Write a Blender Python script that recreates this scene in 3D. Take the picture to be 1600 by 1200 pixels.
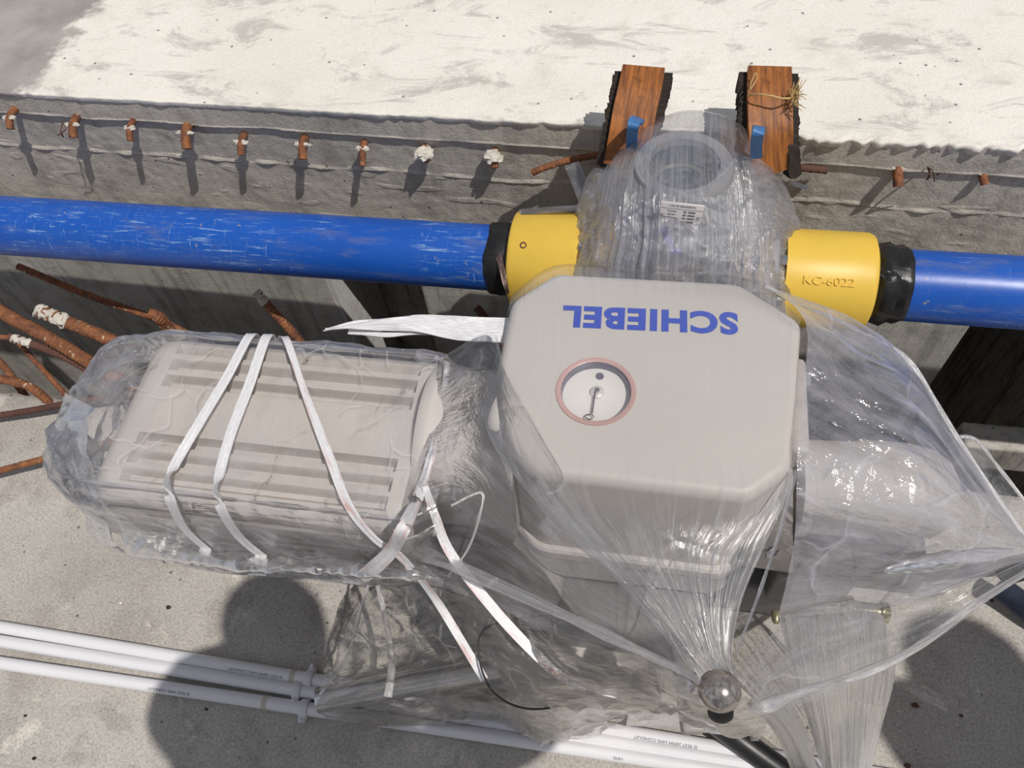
import bpy, bmesh, math, random
from mathutils import Vector, Matrix, noise
random.seed(7)
for o in list(bpy.data.objects): bpy.data.objects.remove(o)
SC = bpy.context.scene
COL = SC.collection

# ---------------------------------------------------------------- camera
F = 1250.0; H = 1.25
ax = Vector((8550, 777, -1250)).normalized()
ad = Vector(((1562500 - 777*800)/8550, 800, 1250)).normalized()
ay = -(ad.cross(ax))
WX, WY, WZ = ax, ay, -ad                 # world axes seen from the camera (x right, y down, z forward)
def ray(px, py):
    c = Vector(((px-800)/F, (py-600)/F, 1))
    return Vector((WX.dot(c), WY.dot(c), WZ.dot(c)))
EYE = Vector((0, 0, H))
def at(px, py, z):
    r = ray(px, py); return EYE + r*((z-H)/r.z)
def aty(px, py, y):
    r = ray(px, py); return EYE + r*(y/r.y)
cam = bpy.data.cameras.new('camera'); camo = bpy.data.objects.new('camera', cam); COL.objects.link(camo)
cam.sensor_fit = 'HORIZONTAL'; cam.sensor_width = 36; cam.lens = F/1600*36; cam.clip_start = .01
cr = Vector((WX.x, WY.x, WZ.x)); cu = -Vector((WX.y, WY.y, WZ.y)); cb = -Vector((WX.z, WY.z, WZ.z))
m = Matrix((cr, cu, cb)).transposed().to_4x4(); m.translation = EYE
camo.matrix_world = m
SC.camera = camo
# ---------------------------------------------------------------- light
SC.view_settings.view_transform = 'Standard'; SC.view_settings.look = 'None'
SC.view_settings.gamma = 1; SC.view_settings.use_curve_mapping = False
SC.view_settings.exposure = 0.0
SC.cycles.transparent_max_bounces = 32
SUN_DIR = Vector((-.45, .29, -1)).normalized()
sun = bpy.data.lights.new('sun', 'SUN'); sun.energy = 2.9; sun.angle = math.radians(.6); sun.color = (1, .955, .89)
suno = bpy.data.objects.new('sun', sun); COL.objects.link(suno)
suno.rotation_euler = SUN_DIR.to_track_quat('-Z', 'Y').to_euler(); suno.location = (3, -2, 6)

class NT:
    """small node helper"""
    def __init__(s, tree): s.t = tree; s.n = tree.nodes; s.l = tree.links
    def add(s, kind, **kw):
        nd = s.n.new(kind)
        for k, v in kw.items():
            if k == 'inp':
                for kk, vv in v.items():
                    if isinstance(vv, bpy.types.NodeSocket): s.l.new(vv, nd.inputs[kk])
                    else: nd.inputs[kk].default_value = vv
            else: setattr(nd, k, v)
        return nd
    def noise(s, vec, scale, detail=4, rough=.55, dist=0.0):
        return s.add('ShaderNodeTexNoise', inp={'Vector': vec, 'Scale': scale, 'Detail': detail, 'Roughness': rough, 'Distortion': dist}).outputs[0]
    def ramp(s, fac, stops):
        r = s.add('ShaderNodeValToRGB', inp={'Fac': fac}); cr_ = r.color_ramp
        while len(cr_.elements) < len(stops): cr_.elements.new(.5)
        for e, (p, c) in zip(cr_.elements, stops):
            e.position = p; e.color = (c, c, c, 1) if isinstance(c, (int, float)) else (*c, 1)
        return r.outputs[0]
    def mix(s, fac, a, b, blend='MIX'):
        nd = s.add('ShaderNodeMix', data_type='RGBA', blend_type=blend)
        for sock, v in ((nd.inputs['Factor'], fac), (nd.inputs[6], a), (nd.inputs[7], b)):
            if isinstance(v, bpy.types.NodeSocket): s.l.new(v, sock)
            elif isinstance(v, (tuple, list)): sock.default_value = (*v[:3], 1)
            else: sock.default_value = v
        return nd.outputs[2]
    def math(s, op, a, b=0.0, clamp=False):
        nd = s.add('ShaderNodeMath', operation=op, use_clamp=clamp)
        for i, v in enumerate((a, b)):
            if isinstance(v, bpy.types.NodeSocket): s.l.new(v, nd.inputs[i])
            else: nd.inputs[i].default_value = v
        return nd.outputs[0]
    def mapping(s, vec, scale=(1, 1, 1), rot=(0, 0, 0), loc=(0, 0, 0)):
        return s.add('ShaderNodeMapping', inp={'Vector': vec, 'Scale': scale, 'Rotation': rot, 'Location': loc}).outputs[0]
    def bump(s, height, strength, dist=.002, normal=None):
        nd = s.add('ShaderNodeBump', inp={'Height': height, 'Strength': strength, 'Distance': dist})
        if normal is not None: s.l.new(normal, nd.inputs['Normal'])
        return nd.outputs[0]

# sky: a hazy bright day with broken white cloud
W = bpy.data.worlds.new('sky'); SC.world = W; W.use_nodes = True
t = NT(W.node_tree); t.n.clear()
geo = t.add('ShaderNodeTexCoord').outputs['Generated']
sky = t.add('ShaderNodeTexSky', sky_type='HOSEK_WILKIE', turbidity=4, ground_albedo=.4)
sky.sun_direction = -SUN_DIR
cl = t.ramp(t.noise(geo, 2.2, 5, .6, .4), [(.42, 0.0), (.62, 1.0)])
skc = t.mix(1.0, sky.outputs[0], (.62, .62, .62), 'MULTIPLY')
skm = t.mix(cl, skc, (.85, .87, .95))
bg = t.add('ShaderNodeBackground', inp={'Color': skm, 'Strength': .62})
t.l.new(bg.outputs[0], t.add('ShaderNodeOutputWorld').inputs[0])

# ---------------------------------------------------------------- materials
def new_mat(name):
    mt = bpy.data.materials.new(name); mt.use_nodes = True
    tt = NT(mt.node_tree); tt.n.clear()
    out = tt.add('ShaderNodeOutputMaterial')
    return mt, tt, out
def obj_co(tt): return tt.add('ShaderNodeNewGeometry').outputs['Position']
def principled(tt, out, **inp):
    p = tt.add('ShaderNodeBsdfPrincipled', inp=inp); tt.l.new(p.outputs[0], out.inputs[0]); return p
def plain(name, col, rough=.5, metal=0.0, var=.12, bumps=.1, scale=60, spec=.5, dirt=None, coat=0):
    mt, tt, out = new_mat(name); co = tt.add('ShaderNodeTexCoord').outputs['Object']
    nz = tt.noise(co, scale*.2, 5, .6); fine = tt.noise(co, scale*4, 3)
    c = tt.mix(tt.ramp(nz, [(.3, 0.0), (.7, 1.0)]), [x*(1-var) for x in col], [min(1, x*(1+var)) for x in col])
    if dirt:
        c = tt.mix(tt.ramp(tt.noise(co, scale*.35, 6, .7), [(.58, 0.0), (.72, .8)]), c, dirt)
    principled(tt, out, **{'Base Color': c, 'Roughness': rough, 'Metallic': metal, 'Specular IOR Level': spec, 'Coat Weight': coat,
                           'Normal': tt.bump(fine, bumps, .0005)})
    return mt

def concrete(name, base, patch, stain, patch_amt=(.5, .62), speck=.35, bump=.5, white_patch=None, trowel=0, holes=True, streak=0):
    mt, tt, out = new_mat(name); co = obj_co(tt)
    big = tt.noise(co, 3.2, 6, .62, .3)
    med = tt.noise(co, 14, 6, .65, .2)
    fine = tt.noise(co, 260, 3, .6)
    grit = tt.noise(co, 700, 2, .5)
    c = tt.mix(tt.ramp(big, [(.32, 0.0), (.68, 1.0)]), base, patch)
    c = tt.mix(tt.ramp(med, [(patch_amt[0], 0.0), (patch_amt[1], .75)]), c, stain)
    if white_patch:
        wp = tt.ramp(tt.noise(co, 7, 8, .7, .6), [(.58, 0.0), (.66, .9)])
        c = tt.mix(wp, c, white_patch)
    g = tt.ramp(fine, [(.3, 1-speck), (.5, 1.0), (.72, 1+speck*.7)])
    c = tt.mix(1.0, c, g, 'MULTIPLY')
    vor = tt.add('ShaderNodeTexVoronoi', feature='F1', inp={'Vector': co, 'Scale': 42.0, 'Randomness': 1.0}).outputs['Distance']
    sel = tt.ramp(tt.noise(co, 19, 2), [(.52, 0.0), (.56, 1.0)])
    hole = tt.math('MULTIPLY', tt.ramp(vor, [(.07, 1.0), (.12, 0.0)]), sel)
    if holes: c = tt.mix(tt.math('MULTIPLY', hole, .75), c, (.06, .055, .05))
    if streak:
        st = tt.noise(tt.mapping(co, (14, 14, 1.2)), 3.2, 5, .7)
        c = tt.mix(tt.ramp(st, [(.50, 0.0), (.62, streak)]), c, (.10, .085, .07))
    if trowel:
        tr = tt.noise(tt.mapping(co, (2.2, 5, 5), (0, 0, -.35)), 2.6, 9, .78, .8)
        c = tt.mix(tt.ramp(tr, [(.53, 0.0), (.62, trowel)]), c, (.48, .45, .42))
        ln = tt.noise(tt.mapping(co, (2, 16, 1), (0, 0, -.6)), 5, 6, .75, 2.0)
        c = tt.mix(tt.ramp(ln, [(.64, 0.0), (.67, .55)]), c, (.36, .33, .30))
    h = tt.math('ADD', tt.math('MULTIPLY', med, .9), tt.math('ADD', tt.math('MULTIPLY', fine, .22), tt.math('MULTIPLY', hole, -.5)))
    principled(tt, out, **{'Base Color': c, 'Roughness': .92, 'Specular IOR Level': .25, 'Normal': tt.bump(h, bump, .006)})
    return mt, tt, c

M = {}
M['floor'], tf, cf = concrete('floor_concrete', (.395, .368, .335), (.52, .49, .45), (.365, .338, .305), white_patch=(.66, .62, .56), speck=.3)
M['wall'], _, _ = concrete('wall_concrete', (.50, .465, .41), (.64, .59, .525), (.40, .37, .325), speck=.14, bump=.6, streak=.2)
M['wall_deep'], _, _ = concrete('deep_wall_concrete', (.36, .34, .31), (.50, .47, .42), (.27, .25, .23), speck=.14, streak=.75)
M['wall_left'], _, _ = concrete('left_wall_concrete', (.45, .43, .39), (.58, .55, .50), (.36, .34, .30), speck=.12, streak=.35)  # paler copy of the deep concrete, brightness put in against the pipe's shade
M['sunlit_face'], _, _ = concrete('sunlit_face_concrete', (.58, .57, .56), (.68, .66, .64), (.50, .48, .46), speck=.12, holes=False)  # palest concrete, sunlight on the pier's side put into its colour
# white coated ledge, bare grey at its left end
mt, tt, c = concrete('white_coated_concrete', (.79, .755, .69), (.87, .835, .775), (.70, .66, .59), (.55, .72), speck=.08, bump=.6, trowel=.75)
co = obj_co(tt)
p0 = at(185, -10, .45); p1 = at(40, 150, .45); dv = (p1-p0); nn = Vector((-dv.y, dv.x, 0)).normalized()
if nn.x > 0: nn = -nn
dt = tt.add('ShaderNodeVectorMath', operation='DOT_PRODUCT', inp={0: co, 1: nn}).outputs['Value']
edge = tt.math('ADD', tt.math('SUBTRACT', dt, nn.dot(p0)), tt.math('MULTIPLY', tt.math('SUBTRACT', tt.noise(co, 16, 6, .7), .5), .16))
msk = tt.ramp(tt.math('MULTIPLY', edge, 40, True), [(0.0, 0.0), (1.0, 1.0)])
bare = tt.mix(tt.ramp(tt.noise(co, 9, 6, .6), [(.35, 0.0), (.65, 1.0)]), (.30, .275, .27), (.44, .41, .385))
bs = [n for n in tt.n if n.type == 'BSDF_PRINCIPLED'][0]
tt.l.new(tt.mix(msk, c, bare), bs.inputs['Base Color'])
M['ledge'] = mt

# rust
mt, tt, out = new_mat('rusty_steel'); co = tt.add('ShaderNodeTexCoord').outputs['Object']
n1 = tt.noise(co, 60, 6, .7); n2 = tt.noise(co, 220, 4, .6)
c = tt.mix(tt.ramp(n1, [(.35, 0.0), (.65, 1.0)]), (.12, .045, .028), (.33, .13, .05))
c = tt.mix(tt.ramp(n2, [(.55, 0.0), (.7, .7)]), c, (.09, .04, .03))
c = tt.mix(tt.ramp(tt.noise(co, 95, 3, .6), [(.66, 0.0), (.70, .9)]), c, (.62, .53, .42))
principled(tt, out, **{'Base Color': c, 'Roughness': .85, 'Normal': tt.bump(n2, .8, .001)})
M['rust'] = mt
M['rust_dark'] = plain('dark_rusty_steel', (.12, .055, .04), .85, 0, .3, .5, 80)
M['mortar'] = plain('white_mortar', (.60, .56, .50), .95, 0, .15, .8, 90)

# blue pipe paint with scratches
mt, tt, out = new_mat('blue_pipe_paint'); co = tt.add('ShaderNodeTexCoord').outputs['Object']
cc = tt.mix(tt.noise(co, 6, 3), (.005, .075, .40), (.014, .12, .56))
rub = tt.noise(tt.mapping(co, (2.0, 22, 22)), 9, 6, .72, .4)
zone = tt.ramp(tt.noise(co, 5, 2), [(.44, 0.0), (.56, 1.0)])
cc = tt.mix(tt.math('MULTIPLY', tt.ramp(rub, [(.56, 0.0), (.63, .75)]), zone), cc, (.33, .50, .72))
sc2 = tt.ramp(tt.noise(tt.mapping(co, (60, 9, 9), (0, 0, .3)), 3.5, 6, .8), [(.59, 0.0), (.66, .6)])
cc = tt.mix(tt.math('MULTIPLY', sc2, zone), cc, (.42, .55, .70))
chip = tt.ramp(tt.noise(co, 38, 5, .65), [(.68, 0.0), (.70, .8)])
cc = tt.mix(chip, cc, (.42, .33, .20))
rust_film = tt.ramp(tt.noise(tt.mapping(co, (1, 5, 5)), 11, 6, .7), [(.54, 0.0), (.74, .5)])
cc = tt.mix(rust_film, cc, (.20, .20, .24))
principled(tt, out, **{'Base Color': cc, 'Roughness': .34, 'Specular IOR Level': .5, 'Normal': tt.bump(tt.noise(co, 40, 4), .12, .002)})
M['blue'] = mt
M['yellow'] = plain('yellow_enamel', (.80, .53, .075), .42, 0, .07, .1, 40, dirt=(.70, .42, .05))
M['black'] = plain('black_tar_tape', (.012, .012, .013), .35, 0, .3, .9, 60)
M['weld'] = plain('dull_weld_metal', (.16, .11, .10), .5, .6, .4, .9, 60)
M['grey'] = plain('agate_grey_enamel', (.57, .535, .505), .48, 0, .03, .05, 30)
M['grey_dk'] = plain('grey_cast_enamel', (.33, .31, .295), .5, 0, .06, .3, 50, dirt=(.30, .26, .19))
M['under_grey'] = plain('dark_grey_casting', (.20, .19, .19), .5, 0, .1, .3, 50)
M['cast'] = plain('valve_cast_grey', (.27, .265, .28), .5, 0, .12, .3, 60, dirt=(.12, .12, .13))
M['bore'] = plain('dark_greasy_bore', (.045, .05, .065), .25, .4, .5, .8, 60)
M['steel'] = plain('bright_steel', (.62, .62, .63), .25, 1.0, .1, .1, 60)
M['chrome_dirty'] = plain('stained_chrome', (.50, .46, .43), .2, .85, .25, .05, 110, dirt=(.17, .10, .045))
M['gold'] = plain('zinc_yellow_steel', (.50, .46, .28), .35, .7, .2, .2, 60)
M['white_pvc'] = plain('white_pvc', (.80, .79, .82), .28, 0, .02, .03, 40)
M['clip_pvc'] = plain('clip_pvc', (.74, .73, .76), .4, 0, .03, .1, 40)
M['dial'] = plain('dial_white', (.93, .90, .89), .5, 0, .01, .02, 40)
M['gasket'] = plain('red_gasket_ring', (.55, .36, .34), .35, 0, .12, .1, 60)
M['ringin'] = plain('dark_inner_ring', (.22, .22, .27), .3, .2, .1, .1, 60)
M['letter'] = plain('blue_lettering', (.055, .10, .50), .5, 0, .03, .02, 40)
M['ink'] = plain('grey_ink', (.16, .15, .17), .6, 0, .1, .02, 40)
M['plate'] = plain('nameplate_metal', (.78, .74, .74), .4, .15, .04, .05, 60)
M['tie'] = plain('blue_violet_plastic', (.12, .11, .60), .35, 0, .08, .1, 60)
M['wire'] = plain('black_wire', (.03, .03, .032), .4, 0, .2, .1, 60)
M['hose'] = plain('black_rubber_hose', (.018, .018, .02), .38, 0, .2, .2, 60)
M['conduit'] = plain('blue_grey_conduit', (.17, .20, .28), .5, .2, .2, .3, 60)
M['twine'] = plain('straw_twine', (.55, .38, .16), .9, 0, .3, .9, 200)
M['twine_tape'] = plain('masking_tape', (.60, .55, .45), .7, 0, .1, .3, 60)
M['tab'] = plain('blue_painted_steel', (.05, .17, .40), .45, 0, .15, .2, 60)
M['under'] = plain('black_ribbed_rubber', (.03, .022, .018), .9, 0, .4, 1.0, 120)
M['skin'] = plain('skin', (.45, .28, .2), .6, 0)
M['cloth'] = plain('pale_work_cloth', (.50, .49, .47), .9, 0)
# orange brown timber
mt, tt, out = new_mat('orange_brown_timber'); uv = tt.add('ShaderNodeTexCoord').outputs['UV']
g1 = tt.noise(tt.mapping(uv, (5, .45, 1)), 2.2, 6, .6, .3); g2 = tt.noise(uv, 3.5, 5, .6)
c = tt.mix(tt.ramp(g1, [(.32, 0.0), (.62, 1.0)]), (.12, .038, .014), (.43, .15, .03))
c = tt.mix(tt.ramp(g2, [(.52, 0.0), (.72, .7)]), c, (.085, .03, .016))
principled(tt, out, **{'Base Color': c, 'Roughness': .55, 'Normal': tt.bump(g1, .3, .002)})
M['timber'] = mt
# woven white strap
def strap_mat(name, pink):
    mt, tt, out = new_mat(name); uv = tt.add('ShaderNodeTexCoord').outputs['UV']
    st = tt.noise(tt.mapping(uv, (5, .5, 1)), 4, 4, .6)
    c = tt.mix(tt.ramp(st, [(.4, 0.0), (.6, 1.0)]), (.70, .69, .72), (.88, .88, .90))
    if pink:
        pk = tt.ramp(tt.noise(tt.mapping(uv, (.8, .16, 1)), 1.6, 3, .5), [(.50, 0.0), (.68, .8)])
        c = tt.mix(pk, c, (.66, .36, .33))
    p = principled(tt, out, **{'Base Color': c, 'Roughness': .3, 'Normal': tt.bump(st, .6, .001)})
    return mt
M['strap'] = strap_mat('white_raffia_strap', False); M['strap_pink'] = strap_mat('pink_stained_strap', True)

def film(name, tint=(.985, .985, .985), haze=(.04, .5), pos=(.48, .68), hazecol=(.80, .79, .83), su=10, sv=.8, bmp=.5, rough=.09, crum=26, refl=1.0, dirt=0.0, thru=.985, fade=None, crb=.12):
    """clear polythene: see-through, mirror-like at its creases, whitened along them"""
    mt, tt, out = new_mat(name); tc = tt.add('ShaderNodeTexCoord'); uv = tc.outputs['UV']; co = tc.outputs['Object']
    s1 = tt.noise(tt.mapping(uv, (su, sv, 1)), 3.0, 6, .68, .35)
    s2 = tt.noise(tt.mapping(uv, (su*2.7, sv*1.3, 1), loc=(3, 7, 0)), 3.0, 4, .6, .2)
    cr_ = tt.add('ShaderNodeTexVoronoi', feature='DISTANCE_TO_EDGE', inp={'Vector': tt.mapping(tt.mix(.12, co, tt.add('ShaderNodeTexNoise', inp={'Vector': co, 'Scale': 9.0}).outputs['Color'])), 'Scale': float(crum)}).outputs['Distance']
    cre = tt.ramp(cr_, [(0.0, 1.0), (.10, 0.0)])
    hgt = tt.math('ADD', tt.math('ADD', s1, tt.math('MULTIPLY', s2, .5)), tt.math('ADD', tt.math('MULTIPLY', cre, crb), tt.math('MULTIPLY', tt.noise(co, crum*1.3, 3, .5), .6)))
    nrm = tt.bump(hgt, bmp, .012)
    if fade:
        vv = tt.add('ShaderNodeSeparateXYZ', inp={0: uv}).outputs[1]
        tt.l.new(tt.math('MULTIPLY', tt.ramp(vv, [(fade[0], fade[2]), (fade[1], 1.0)]), bmp), nrm.node.inputs['Strength'])
    hz = tt.ramp(tt.math('ADD', tt.math('MULTIPLY', s1, .62), tt.math('MULTIPLY', s2, .38)), [(pos[0], haze[0]), (pos[1], haze[1])])
    thin = tt.math('MULTIPLY', tt.ramp(cr_, [(0.0, 1.0), (.035, 0.0)]), tt.ramp(tt.noise(co, 11, 3, .5), [(.50, 0.0), (.60, .55)]))  # thin white lines along some creases, painted in as scattered glints
    hz = tt.math('ADD', hz, tt.math('MULTIPLY', thin, .6 if not fade else .25), True)
    lw = tt.add('ShaderNodeLayerWeight', inp={'Blend': .5, 'Normal': nrm}).outputs['Facing']
    hz = tt.math('ADD', hz, tt.math('MULTIPLY', tt.math('POWER', lw, 5.0), .30), True)
    if fade:
        vv = tt.add('ShaderNodeSeparateXYZ', inp={0: uv}).outputs[1]
        hz = tt.math('MULTIPLY', hz, tt.ramp(vv, [(fade[0], fade[2]), (fade[1], 1.0)]))
    fr = tt.add('ShaderNodeFresnel', inp={'IOR': 1.5, 'Normal': nrm}).outputs[0]
    fr = tt.math('MULTIPLY', fr, 1.6*refl, True)
    if fade: fr = tt.math('MULTIPLY', fr, tt.ramp(vv, [(fade[0], .25), (fade[1], 1.0)]))
    tr = tt.add('ShaderNodeBsdfTransparent', inp={'Color': tuple(x*thru for x in tint)+(1,)})
    gl = tt.add('ShaderNodeBsdfGlossy', inp={'Color': (1, 1, 1, 1), 'Roughness': rough, 'Normal': nrm})
    mg = tt.add('ShaderNodeMixShader', inp={0: fr, 1: tr.outputs[0], 2: gl.outputs[0]})
    hc = hazecol
    if dirt:
        hc = tt.mix(tt.ramp(tt.noise(co, 14, 5, .65), [(.45, 0.0), (.65, dirt)]), hazecol, (.46, .38, .24))
    else: hc = tuple(hazecol)+(1,)
    df = tt.add('ShaderNodeBsdfDiffuse', inp={'Color': hc, 'Normal': nrm})
    tl = tt.add('ShaderNodeBsdfTranslucent', inp={'Color': hc, 'Normal': nrm})
    md = tt.add('ShaderNodeMixShader', inp={0: .5, 1: df.outputs[0], 2: tl.outputs[0]})
    mx = tt.add('ShaderNodeMixShader', inp={0: hz, 1: mg.outputs[0], 2: md.outputs[0]})
    tt.l.new(mx.outputs[0], out.inputs[0])
    return mt
M['film_motor'] = film('crumpled_clear_film', haze=(.0, .40), pos=(.45, .66), hazecol=(.93, .92, .97), su=4, sv=2, bmp=.30, crum=20, rough=.17, refl=1.3, crb=.10)
M['film_valve'] = film('milky_pleated_film', haze=(.03, .60), pos=(.42, .66), hazecol=(.86, .86, .95), su=12, sv=.7, bmp=.9, crum=16, rough=.16, refl=1.9, fade=(.22, .60, .30))
M['film_tent'] = film('taut_clear_film', haze=(.0, .42), pos=(.50, .68), hazecol=(.78, .74, .78), su=11, sv=.45, bmp=.45, crum=9, rough=.15, refl=1.7, fade=(.38, .5, .05))
M['film_side'] = film('glossy_clear_film', haze=(.03, .36), pos=(.46, .72), hazecol=(.84, .84, .93), su=3, sv=1.2, bmp=.5, crum=10, rough=.15, refl=1.3)
M['film_low'] = film('dusty_clear_film', tint=(.98, .97, .95), haze=(.0, .26), pos=(.46, .70), hazecol=(.90, .86, .82), su=4, sv=3, bmp=.5, crum=18, rough=.14, refl=1.8, dirt=.35)
M['film_skirt'] = film('hanging_clear_film', haze=(.0, .32), pos=(.48, .66), hazecol=(.88, .86, .84), su=9, sv=.3, bmp=.6, crum=8, rough=.15, refl=1.8)
M['film_right'] = film('milky_glossy_film', haze=(.10, .50), pos=(.40, .66), hazecol=(.84, .84, .95), su=3, sv=1.2, bmp=.5, crum=12, rough=.15, refl=2.2, crb=.25)
M['film_hem'] = film('film_folded_over', haze=(.22, .60), pos=(.40, .62), hazecol=(.90, .88, .88), su=2, sv=4, bmp=.3, crum=12, rough=.18, refl=2.5)
M['film_glint'] = film('shiny_folded_film', haze=(.03, .15), pos=(.40, .62), hazecol=(.90, .88, .88), su=2, sv=2, bmp=.05, crum=5, rough=.22, refl=6)
M['glass'] = film('gauge_glass', haze=(.0, .02), bmp=.02, refl=1.0, crum=5)

# ---------------------------------------------------------------- object helpers
def tag(o, label=None, cat=None, group=None, kind=None):
    if label: o['label'] = label
    if cat: o['category'] = cat
    if group: o['group'] = group
    if kind: o['kind'] = kind
    return o
def empty(name, loc=(0, 0, 0)):
    o = bpy.data.objects.new(name, None); COL.objects.link(o); o.location = loc; o.empty_display_size = .02; return o
def link(name, bm, mat, parent=None, smooth=True, angle=40):
    bmesh.ops.recalc_face_normals(bm, faces=bm.faces[:])
    return link_raw(name, bm, mat, parent, smooth, angle)
def link_raw(name, bm, mat, parent=None, smooth=True, angle=40):
    me = bpy.data.meshes.new(name); bm.to_mesh(me); bm.free()
    for p in me.polygons: p.use_smooth = smooth
    if smooth and angle < 180: me.set_sharp_from_angle(angle=math.radians(angle))
    me.materials.append(M[mat] if isinstance(mat, str) else mat)
    o = bpy.data.objects.new(name, me); COL.objects.link(o)
    if parent is not None:
        o.parent = parent; o.matrix_parent_inverse = parent_world(parent).inverted()
    return o
def parent_world(p):
    mm = Matrix.LocRotScale(p.location, p.rotation_euler, p.scale)
    if p.parent: mm = parent_world(p.parent) @ p.matrix_parent_inverse @ mm
    return mm
def cr(p, i, t):
    n = len(p); a, b, c_, d = p[max(i-1, 0)], p[i], p[min(i+1, n-1)], p[min(i+2, n-1)]
    return .5*((2*b)+(c_-a)*t+(2*a-5*b+4*c_-d)*t*t+(3*b-a-3*c_+d)*t*t*t)
def resample(p, n):
    out = []
    for k in range(n+1):
        s = k/n*(len(p)-1); i = min(int(s), len(p)-2); out.append(cr(p, i, s-i))
    return out
def V(p): return p.copy() if isinstance(p, Vector) else at(*p)
def sheet(name, secs, nu, nv, mat, parent, pleat=.0, pf=20, pv=.8, crum=.0, cf=18, env=None, seed=0, ridge=.0, rf=12, dmin=None):
    rows = [resample([V(q) for q in s], nu) for s in secs]
    grid = [[None]*(nv+1) for _ in range(nu+1)]
    for i in range(nu+1):
        colp = resample([r[i] for r in rows], nv)
        for j in range(nv+1): grid[i][j] = colp[j]
    new = [[None]*(nv+1) for _ in range(nu+1)]
    for i in range(nu+1):
        for j in range(nv+1):
            a = grid[min(i+1, nu)][j]-grid[max(i-1, 0)][j]; b = grid[i][min(j+1, nv)]-grid[i][max(j-1, 0)]
            nrm = a.cross(b)
            nrm = nrm.normalized() if nrm.length > 1e-12 else Vector((0, 0, 1))
            if nrm.z < 0: nrm = -nrm
            u, v = i/nu, j/nv; p = grid[i][j]; d = 0
            if pleat: d += pleat*(noise.noise(Vector((u*pf, v*pv, seed)))+.5*noise.noise(Vector((u*pf*2.3, v*pv*1.4, seed+5))))
            if crum: d += crum*(1-2*abs(noise.noise(p*cf+Vector((seed, 0, 0)))))*.7+crum*.5*(1-2*abs(noise.noise(p*cf*2.3+Vector((0, seed, 0)))))
            if ridge: d += ridge*(abs(noise.noise(p*rf+Vector((0, 0, seed))))-.2)
            if env: d *= env(u, v)
            if dmin is not None and d < dmin: d = dmin+(dmin-d)*.35
            new[i][j] = p+nrm*d
    bm = bmesh.new(); uvl = bm.loops.layers.uv.new('UVMap')
    vs = [[bm.verts.new(new[i][j]) for j in range(nv+1)] for i in range(nu+1)]
    for i in range(nu):
        for j in range(nv):
            try: f = bm.faces.new((vs[i][j], vs[i+1][j], vs[i+1][j+1], vs[i][j+1]))
            except ValueError: continue
            for lp, (a, b) in zip(f.loops, ((i, j), (i+1, j), (i+1, j+1), (i, j+1))): lp[uvl].uv = (a/nu, b/nv)
    return link_raw(name, bm, mat, parent, True, 180)
def frame_along(p, i, ref):
    a = p[min(i+1, len(p)-1)]-p[max(i-1, 0)]; a.normalize()
    s = a.cross(ref)
    if s.length < 1e-6: s = a.cross(Vector((1, 0, 0)))
    s.normalize(); return a, s, s.cross(a).normalized()
def tube_bm(path, r, seg=16, bm=None, ref=Vector((0, 0, 1)), cap=True, n=None, wob=0, bore=0):
    bm = bm or bmesh.new(); p = [Vector(q) for q in path]
    if n: p = resample(p, n)
    loops = []
    for i, q in enumerate(p):
        a, s, u = frame_along(p, i, ref); rr = r(i/(len(p)-1)) if callable(r) else r
        lp = []
        for k in range(seg):
            th = 2*math.pi*k/seg; w = 1+(wob*noise.noise(Vector((math.cos(th)*2, math.sin(th)*2, i*.35))) if wob else 0)
            lp.append(bm.verts.new(q+(s*math.cos(th)+u*math.sin(th))*rr*w))
        loops.append(lp)
    for a, b in zip(loops, loops[1:]):
        for k in range(seg): bm.faces.new((a[k], a[(k+1) % seg], b[(k+1) % seg], b[k]))
    if cap: bm.faces.new(loops[0][::-1]); bm.faces.new(loops[-1])
    return bm
def lathe_bm(center, axis, prof, seg=48, bm=None, closed=False):
    """prof: list of (distance along axis, radius)"""
    bm = bm or bmesh.new(); axis = Vector(axis).normalized(); c = Vector(center)
    s = axis.cross(Vector((0, 0, 1)));
    if s.length < 1e-3: s = Vector((1, 0, 0))
    s.normalize(); u = axis.cross(s)
    loops = []
    for d, r in prof:
        loops.append([bm.verts.new(c+axis*d+(s*math.cos(2*math.pi*k/seg)+u*math.sin(2*math.pi*k/seg))*max(r, 1e-5)) for k in range(seg)])
    for a, b in zip(loops, loops[1:]):
        for k in range(seg): bm.faces.new((a[k], a[(k+1) % seg], b[(k+1) % seg], b[k]))
    if closed:
        a, b = loops[-1], loops[0]
        for k in range(seg): bm.faces.new((a[k], a[(k+1) % seg], b[(k+1) % seg], b[k]))
    else: bm.faces.new(loops[0][::-1]); bm.faces.new(loops[-1])
    return bm
def box_bm(lo, hi, bev=.004, bm=None, mat4=None, seg=3):
    tmp = bmesh.new(); bmesh.ops.create_cube(tmp, size=1)
    lo, hi = Vector(lo), Vector(hi)
    for v in tmp.verts: v.co = Vector((lo[i]+(v.co[i]+.5)*(hi[i]-lo[i]) for i in range(3)))
    if bev: bmesh.ops.bevel(tmp, geom=tmp.edges[:]+tmp.verts[:], offset=bev, segments=seg, profile=.5, affect='EDGES')
    if mat4 is not None: tmp.transform(mat4)
    if bm is None: return tmp
    me = bpy.data.meshes.new('t'); tmp.to_mesh(me); tmp.free(); bm.from_mesh(me); bpy.data.meshes.remove(me); return bm
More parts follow.
